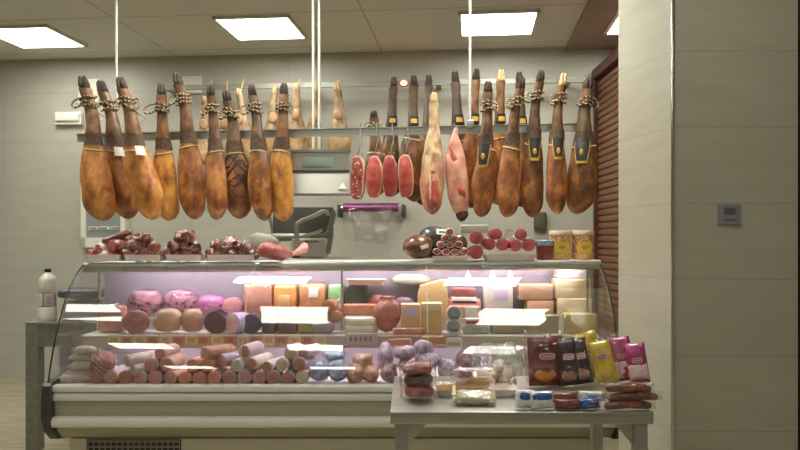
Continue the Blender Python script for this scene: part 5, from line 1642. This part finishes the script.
# three stacked red sausage packs
spack = mat('chorizo_pack', '#7d2a22', '#a3473a', 34, 0.3, coat=0.5, c3='#c4705c', lo=0.3, hi=0.75)
spack2 = mat('chorizo_pack_dark', '#43201c', '#5d302a', 34, 0.3, coat=0.5)
d_ = td_at(402)
k = d_ / F
for i, (py, hh, m_, lb) in enumerate(((392, 12.5, spack, 'red sausage pack at the bottom of the stack of three'), (379, 10.5, spack2, 'dark sausage pack in the middle of the stack of three'), (367.5, 10.5, spack, 'red sausage pack on top of the stack of three'))):
    t = thing('sausage_pack', lb, 'sausage pack', (P(419 - i * 0.8, py, d_ + 0.05).x, d_ + 0.05, TZ + (0.025, 0.066, 0.104)[i]), (0, R((1, -2, -3)[i]), R((3, -4, 2)[i])), 'stacked red sausage packs')
    for q in range(2):
        MB().tube([(x * 15 * k, 0.0 + q * 0.034 - 0.017, 0.002 * math.cos(x * 2)) for x in (-0.98, -0.93, -0.8, -0.4, 0, 0.4, 0.8, 0.93, 0.98)], [hh * k * a for a in (0.1, 0.3, 0.42, 0.46, 0.47, 0.46, 0.42, 0.3, 0.1)], 14).lump(0.004, 36, i + q).build('sausage', m_, t)
    MB().pillow(38 * k, hh * k * 1.0 + 0.006, 0.085, crumple=0.006, seed=i).build('wrapper', film, t, (0, 0, -hh * k * 0.5 - 0.003))
# foam tray with beige slices
dT = td_at(398)
foam_tray(434, 519, dT, 'long white foam tray at the front of the table under beige packs', 0.12, 0.026, z=TZ, group='white foam trays')
beige = mat('beige_slices', '#c69a5c', '#d8b27a', 18, 0.4, coat=0.4, c3='#b5804a', lo=0.3, hi=0.7)
k = (dT + 0.05) / F
for i, (px, py, w, h, rot, lb) in enumerate(((452, 388.5, 34, 5.5, 6, 'beige sliced pack at the left end of the foam tray'), (471, 387.5, 36, 5.5, -5, 'beige sliced pack lowest in the middle of the foam tray'), (474, 381, 36, 5, -8, 'beige sliced pack on top of the middle one'),
                                             (462, 374.5, 22, 7, 10, 'beige and plum sliced pack leaning at the top of the heap'))):
    t = thing('sliced_pack', lb, 'sliced meat', P(px, py, dT + 0.055), (R(-60 if i < 3 else -30), R(rot), 0), 'beige sliced packs on the foam tray')
    MB().ball((w / 2 * k, h * k * 0.9, h * k * 0.55), (0, 0, 0), 20, 8, 0.6).lump(0.007, 26, 5 + i).build('slices', beige if i < 3 else pur, t)
    MB().pillow(w * 1.06 * k, h * k * 2.2, h * k * 1.3, crumple=0.006, seed=i + 7).build('wrapper', film, t, (0, 0, -h * k * 1.1))
# clear bag of pinkish white sausages
dW = td_at(393)
k = dW / F
wm = mat('white_sausage', '#cbb8a8', '#ddcdbf', 24, 0.4, coat=0.3, c3='#c98f88', lo=0.35, hi=0.75)
for i, (px, py, r, lb) in enumerate(((488, 386, 6, 'whitish sausage at the lower left of the clear bag'), (500, 387, 6.2, 'whitish sausage at the bottom middle of the clear bag'), (511, 386, 5.8, 'whitish sausage at the lower right of the clear bag'),
                                     (494, 376, 6.2, 'whitish sausage on the second layer of the clear bag'), (507, 375, 6.4, 'pale sausage at the upper right inside the clear bag'), (499, 366, 6, 'pink and white sausage topmost in the clear bag'), (483, 374, 5, 'pinkish sausage poking out at the left of the clear bag'))):
    t = thing('white_sausage', lb, 'sausage', P(px, py, dW + 0.08 + 0.012 * (i % 2)), (0, R(20 * math.sin(i * 2)), R(25 * math.cos(i))), 'whitish sausages in the clear bag')
    MB().ball((r * k, 0.045, r * k * 0.95), (0, 0, 0), 16, 10, 0.8).lump(0.007, 30, i).build('casing', wm, t)
    MB().tube([(0, -0.045, 0), (0.003, -0.052, 0.004)], [0.006, 0.003], 8).build('tied_end', twine, t)
t = thing('clear_bag', 'big clear bag standing around the whitish sausages', 'bag', P(499, 391, dW + 0.085))
t.location.z = TZ + 0.024
MB().ball((24 * k, 0.075, 19 * k), (0, 0, 19.5 * k), 40, 26, 0.7).lump(0.03, 14, 3).lump(0.012, 50, 4).build('film', film_white, t)
# patterned silver pack lying at the front
dS = td_at(409)
k = dS / F
t = thing('foil_pack', 'silver and gold patterned pack lying flat at the table front', 'snack pack', (P(475, 0, dS).x, dS + 0.03, TZ + 0.004), (R(-70), 0, R(-3)))
MB().pillow(45 * k, 0.07, 0.026, crumple=0.004, seed=31).build('packet', speckle('foil_print', '#a09a84', '#b5a880', '#dedacb', 70, 0.42, 0.3), t, (0, 0.012, 0))
MB().box(-22 * k, -18.5 * k, -0.012, -0.008, 0.006, 0.068).build('end_band', tag_gold, t, (0, 0.0, 0), smooth=False)

# standing snack bags in their big clear bag
logo_red = mat('logo_red', '#a5262c', None, rough=0.35)
logo_white = mat('logo_white', '#e6dcd6', None, rough=0.4)


def snack_bag(px, y0, y1, w, d, main, band, label, rot=0.0, lean=-12.0, logo=(0.0, 0.60), deco=None, seed=0, group='snack bags', roll=0.0):
    k = d / F
    H = (y1 - y0) * k / math.cos(R(lean))
    t = thing('snack_bag', label, 'snack bag', (P(px, 0, d).x, d + 0.02, TZ + 0.004), (R(lean), R(roll), R(rot)), group)
    MB().pillow(w * k, H, 0.035, 14, 16, 0.004, seed).build('bag', main, t)
    ly = -0.019
    if band is not None:
        MB().pillow(w * k * 0.94, H * 0.42, 0.026, 10, 8, 0.002, seed).build('print_band', band, t, (0, -0.008, 0.01))
    lx, lz = logo
    # red pill shaped emblem with a white rim and white bars
    lw, lh = w * k * 0.50, H * 0.13

    def pill(a, b, y):
        pts = [(math.copysign(abs(math.cos(q)) ** 0.5, math.cos(q)) * a, math.copysign(abs(math.sin(q)) ** 0.7, math.sin(q)) * b) for q in [2 * PI * i / 24 for i in range(24)]]
        return MB().prism([(lx * w * k + x, lz * H + z) for x, z in pts], y - 0.0015, y + 0.006)
    pill(lw / 2, lh / 2, ly).build('emblem_rim', logo_white, t, smooth=False)
    pill(lw / 2 * 0.86, lh / 2 * 0.76, ly - 0.0018).build('emblem', logo_red, t, smooth=False)
    m = MB()
    n = 5
    for q in range(n):
        x = lx * w * k + (q - (n - 1) / 2) * lw * 0.14
        m.box(x - lw * 0.035, x + lw * 0.035, ly - 0.0042, ly - 0.003, lz * H - lh * 0.2, lz * H + lh * 0.18)
    m.build('emblem_lettering', logo_white, t, smooth=False)
    if deco is not None:
        MB().ball((w * k * 0.34, 0.006, H * 0.13), (0, 0, 0), 16, 8, 0.8).lump(0.006, 40, seed).build('picture_print', deco, t, (0.0, -0.016, H * 0.22))
    return t


dB = td_at(388)
bag_red = mat('dark_red_bag', '#5a1a14', '#7a2a1e', 14, 0.3, coat=0.35)
bag_dark = mat('dark_brown_bag', '#2e1c1e', '#402a2c', 14, 0.3, coat=0.35)
bag_yel = mat('yellow_bag', '#c9a91c', '#dcc038', 12, 0.28, coat=0.6)
bag_pink = mat('magenta_bag', '#9c2a64', '#b03e78', 12, 0.28, coat=0.6)
pale_pink = mat('pale_pink_print', '#dcb6b4', '#e6c8c4', 20, 0.4)
deco_or = mat('orange_print', '#c06a24', '#d58a3a', 40, 0.35, coat=0.4)
deco_nut = mat('nut_print', '#8a5a4a', '#b08070', 50, 0.35, coat=0.4)
deco_yel = mat('yellow_print', '#b08a18', '#d0ad3c', 40, 0.35, coat=0.4)
deco_dot = mat('red_dot_print', '#b0343c', '#c45058', 40, 0.35)
snack_bag(546, 341, 388.5, 32, dB, bag_red, None, 'front dark red snack bag with an orange picture', 4, logo=(0.08, 0.60), deco=deco_or, seed=1)
snack_bag(557, 342, 388, 20, dB + 0.065, bag_red, None, 'second dark red snack bag tucked behind the first', 8, logo=(0.1, 0.58), deco=deco_or, seed=2)
snack_bag(571, 342, 388, 22, dB + 0.005, bag_dark, None, 'dark brown snack bag beside the dark red one', 3, logo=(0.05, 0.60), deco=deco_nut, seed=3, roll=-4)
snack_bag(585.5, 343, 388, 20, dB + 0.02, bag_dark, None, 'dark brown snack bag next to the yellow ones', -2, logo=(0.05, 0.60), deco=deco_nut, seed=4, roll=-9)
snack_bag(600, 342, 388, 24, dB + 0.095, bag_yel, None, 'first yellow snack bag behind the dark brown ones', -8, logo=(0.15, 0.56), deco=deco_yel, seed=5, roll=-18)
snack_bag(610, 347, 388, 21, dB + 0.03, bag_yel, None, 'second yellow snack bag beside the magenta ones', -8, logo=(0.0, 0.62), deco=deco_yel, seed=6, roll=-13)
snack_bag(629, 345, 388, 21, dB + 0.10, bag_pink, pale_pink, 'magenta snack bag with a pale lower half next to the yellow bags', -16, logo=(0.02, 0.55), deco=deco_dot, seed=7, roll=-12)
snack_bag(642, 349, 388, 20, dB + 0.055, bag_pink, pale_pink, 'magenta and pale snack bag at the right end, against the pillar', -16, logo=(0.02, 0.55), deco=deco_dot, seed=8, roll=-9)
k = dB / F
t = thing('clear_bag', 'large clear outer bag enclosing the red, brown and yellow snack bags', 'bag', (P(576, 0, dB).x, dB + 0.05, TZ + 0.001), (R(-12), 0, R(-2)))
MB().pillow(96 * k, 51 * k, 0.26, 30, 20, 0.018, 9, 0.4).build('film', clear('outer_bag_film', (0.985, 0.985, 0.985), 0.035, 0.7, 0.1, 1.0, 55.0), t)

# packs along the front edge
white_pk = mat('white_packet', '#d9dad6', '#e6e6e2', 14, 0.3, coat=0.5)
blue_pr = mat('blue_print', '#2c4f96', '#3d66b0', 24, 0.35, coat=0.4)
brown_pk = mat('brown_snack', '#6a3a2c', '#8a5644', 34, 0.35, coat=0.4)


def flat_pack(px, py, w, h, d, m_, label, extra=None, rot=0.0, seed=0, cat='snack pack', name='snack_packet', group='small packets at the table front', th=0.03):
    k = d / F
    t = thing(name, label, cat, P(px, py + h / 2, d), (R(-14), R(rot), R(rot)), group)
    MB().pillow(w * k, h * k, th, 14, 10, 0.004, seed).build('packet', m_, t)
    for (ex, ez, ew, eh, em, en) in (extra or ()):
        MB().ball((ew * w * k / 2, 0.007, eh * h * k / 2), (0, 0, 0), 16, 8, 0.4).build(en, em, t, (ex * w * k, -th * 0.40, ez * h * k))
    return t


dP = td_at(411) + 0.012
flat_pack(525, 401, 20, 18, dP + 0.01, white_pk, 'white packet with blue print at the left of the front packets', [(-0.05, 0.62, 0.6, 0.45, blue_pr, 'blue_print')], 4, 1)
flat_pack(543, 402, 22, 17.5, dP, white_pk, 'white packet with a big blue print and a round seal', [(0.0, 0.68, 0.9, 0.42, blue_pr, 'blue_print'), (-0.1, 0.28, 0.3, 0.3, mat('seal_print', '#b9a0a0', '#d4bcbc', 30), 'round_seal')], -3, 2)
flat_pack(565.5, 397.5, 26, 10, dP + 0.03, brown_pk, 'brown snack packet lying behind the front ones', None, -3, 3)
flat_pack(593, 396.5, 28, 10, dP + 0.03, white_pk, 'white packet lying upper right beside the brown one', [(-0.1, 0.5, 0.5, 0.4, mat('grey_pack_print', '#a9a6a0', None), 'grey_print')], 3, 4)
flat_pack(568, 406.5, 27, 9.5, dP, brown_pk, 'brown snack packet at the very front edge of the table', None, 2, 5)
flat_pack(590, 406, 20, 10, dP, blue_pr, 'blue packet at the very front edge of the table', [(0.2, 0.5, 0.4, 0.5, brown_pk, 'brown_print')], -4, 6)
# three vacuum packed sausages on the right corner
vs = mat('vacuum_sausage', '#5d2e22', '#7d4434', 30, 0.3, coat=0.6, c3='#96604a', lo=0.3, hi=0.75)
red_print = mat('red_print', '#a83a2a', '#bd5640', 30, 0.35)
k = dP / F
for i, (px, py, w, lb) in enumerate(((628, 407, 56, 'brown vacuum packed sausage at the bottom of the corner stack'), (632, 399, 60, 'brown vacuum packed sausage in the middle of the corner stack'), (628, 390, 54, 'brown vacuum packed sausage on top of the corner stack'))):
    t = thing('vacuum_sausage', lb, 'sausage pack', (P(px, py, dP).x, dP, TZ + 0.018 + 0.0275 * i), (0, R((0, -1.5, 1.5)[i]), R((2, -3, 3)[i])), 'vacuum packed sausages on the table corner')
    MB().tube([(x * w / 2 * k * 0.86, 0.006 * math.sin(x * 3), 0.004 * math.cos(x * 2.5) - 0.002) for x in (-1, -0.97, -0.85, -0.5, 0, 0.5, 0.85, 0.97, 1)], [0.002, 0.008, 0.0125, 0.014, 0.0145, 0.014, 0.0125, 0.008, 0.002], 14).lump(0.003, 40, i).build('sausage', vs, t)
    if i != 1:
        MB().ball((w * k * 0.22, 0.004, 0.0075), (0, 0, 0), 16, 8, 0.4).build('label', red_print, t, (0.0, -0.0145, 0.001))
    MB().pillow(w * k, 0.030, 0.038, 18, 8, 0.005, 40 + i).build('wrapper', film, t, (0, 0, -0.015))

# ================================================================== side table with the bleach bottle, behind the counter
dZ, zT = 4.35, CAMZ - 82 * 4.35 / F
x0 = P(25, 0, dZ).x
t = thing('side_table', 'grey metal side table at the left end behind the counter', 'table', (x0 + 0.35, dZ + 0.25, 0))
MB().rbox((0, 0, zT - 0.008), (0.70, 0.5, 0.016), 0.003).build('table_top', steel_dull, t)
apr = mat('apron_grey', '#77776c', '#85857a', 30, 0.5, 0.4)
MB().box(-0.27, 0.27, -0.245, -0.225, zT - 0.15, zT - 0.0165).build('apron', apr, t, smooth=False)
for sx in (-1, 1):
    for sy in (-1, 1):
        MB().rbox((sx * 0.31, sy * 0.21, (zT - 0.017) / 2), (0.078, 0.078, zT - 0.017), 0.004).build('leg', apr, t)
d_ = 4.40
k = d_ / F
t = thing('bleach_bottle', 'white plastic bleach bottle with black cap on the side table', 'bottle', (P(44.5, 0, d_).x, d_ + 0.04, zT))
bw = 8.6 * k
MB().lathe([(bw * 0.86, 0), (bw * 0.97, 0.006), (bw, 0.02), (bw, 13 * k), (bw * 0.94, 13.8 * k), (bw * 0.94, 29 * k), (bw, 30 * k), (bw, 40 * k), (bw * 0.86, 43.5 * k), (bw * 0.5, 46.5 * k), (bw * 0.32, 48 * k), (bw * 0.30, 49.5 * k), (0.001, 49.5 * k)], 32).build('bottle', mat('white_plastic', '#d8d5c8', '#e2dfd2', 6, 0.35), t)
MB().lathe([(bw * 0.36, 48.6 * k), (bw * 0.37, 49 * k), (bw * 0.36, 52 * k), (0.001, 52.2 * k)], 20).build('cap', black_plastic, t)
MB().lathe([(bw * 0.945, 14.2 * k), (bw * 0.955, 14.4 * k), (bw * 0.955, 28.4 * k), (bw * 0.945, 28.6 * k)], 32).build('label', mat('lilac_grey_label', '#c3bbbb', '#cfc8c6', 20, 0.4), t)
m = MB()
rl = bw * 0.957


def arc_strip(a0, a1, z0, z1, n=8):
    rows = [[(math.sin(a0 + (a1 - a0) * i / n) * rl, -math.cos(a0 + (a1 - a0) * i / n) * rl, z) for i in range(n + 1)] for z in (z0, z1)]
    rows2 = [[(x * 1.006, y * 1.006, z) for x, y, z in r_] for r_ in rows]
    m.loft([rows[0] + rows2[0][::-1], rows[1] + rows2[1][::-1]])


arc_strip(-0.9, 1.0, 28.0 * k, 28.5 * k)
arc_strip(-0.9, 1.0, 14.3 * k, 14.8 * k)
arc_strip(-0.12, -0.0, 14.5 * k, 28 * k, 2)
for q in range(4):
    arc_strip(0.3, 0.8 - 0.1 * (q % 2), (17 + q * 2) * k, (17.6 + q * 2) * k, 4)
m.build('label_print', black_plastic, t, smooth=False)

d_ = 4.52
k = d_ / F
t = thing('counter_scale', 'dark grey counter scale on the side table behind the glass end', 'scale', (P(86, 0, d_).x, d_ + 0.02, zT))
MB().rbox((0.0, 0, 0.06), (36 * k, 0.20, 0.10), 0.01).build('base', mat('pale_scale_grey', '#b9bbb4', None, rough=0.4), t)
for sx in (-1, 1):
    for sy in (-1, 1):
        MB().rbox((sx * 14 * k, sy * 0.08, 0.0055), (0.03, 0.03, 0.01), 0.003).build('foot', black_plastic, t)
MB().rbox((0, 0, 0.125), (20 * k, 0.12, 0.035), 0.006).build('stem', mat('pale_scale_grey', '#b9bbb4'), t)
MB().rbox((0, -0.01, 0.165), (43 * k, 0.24, 0.055), 0.022).build('weighing_plate', mat('scale_dark', '#5a5f64', '#646a6f', 10, 0.35, 0.3), t)


# ================================================================== let everything rest on its own shelf, deck, tray board or table
bpy.context.view_layer.update()


def world_box(o):
    lo, hi = Vector((1e9,) * 3), Vector((-1e9,) * 3)
    for c in [o] + list(o.children_recursive):
        if c.type == 'MESH':
            M = c.matrix_world
            for v in c.data.vertices:
                w_ = M @ v.co
                for a in range(3):
                    lo[a] = min(lo[a], w_[a])
                    hi[a] = max(hi[a], w_[a])
    return lo, hi


for o in list(col.objects):
    if o.parent or not o.get('category') or o.name.startswith(('deli_counter', 'steel_table', 'foam_tray')):
        continue
    lo, hi = world_box(o)
    cx_, cy_ = (lo.x + hi.x) / 2, (lo.y + hi.y) / 2
    sup = []
    if CXL < cx_ < CXR and 3.36 < lo.y and cy_ < 4.0:
        sup = [ZD, ZS]
        if hi.y > 3.815:
            sup.append(ZT)
        if lo.z > 1.10:
            sup = [zl + (zr - zl) * (cx_ - CXL) / CW]
    elif TX0 < cx_ < TX1 and TY0 - 0.05 < cy_ < TY1:
        sup = [TZ]
    for z in sup:
        if -0.035 < lo.z - z < 0.0015:
            o.location.z += z + 0.0018 - lo.z
    if sup and lo.z < 1.10 and cy_ > 3.3:
        if 3.957 < hi.y < 4.02:
            o.location.y -= hi.y - 3.956
        if lo.y < 3.80 < hi.y < 3.90 and 0.79 < lo.z < 0.856:
            o.location.y -= max(0.0, hi.y - 3.812)
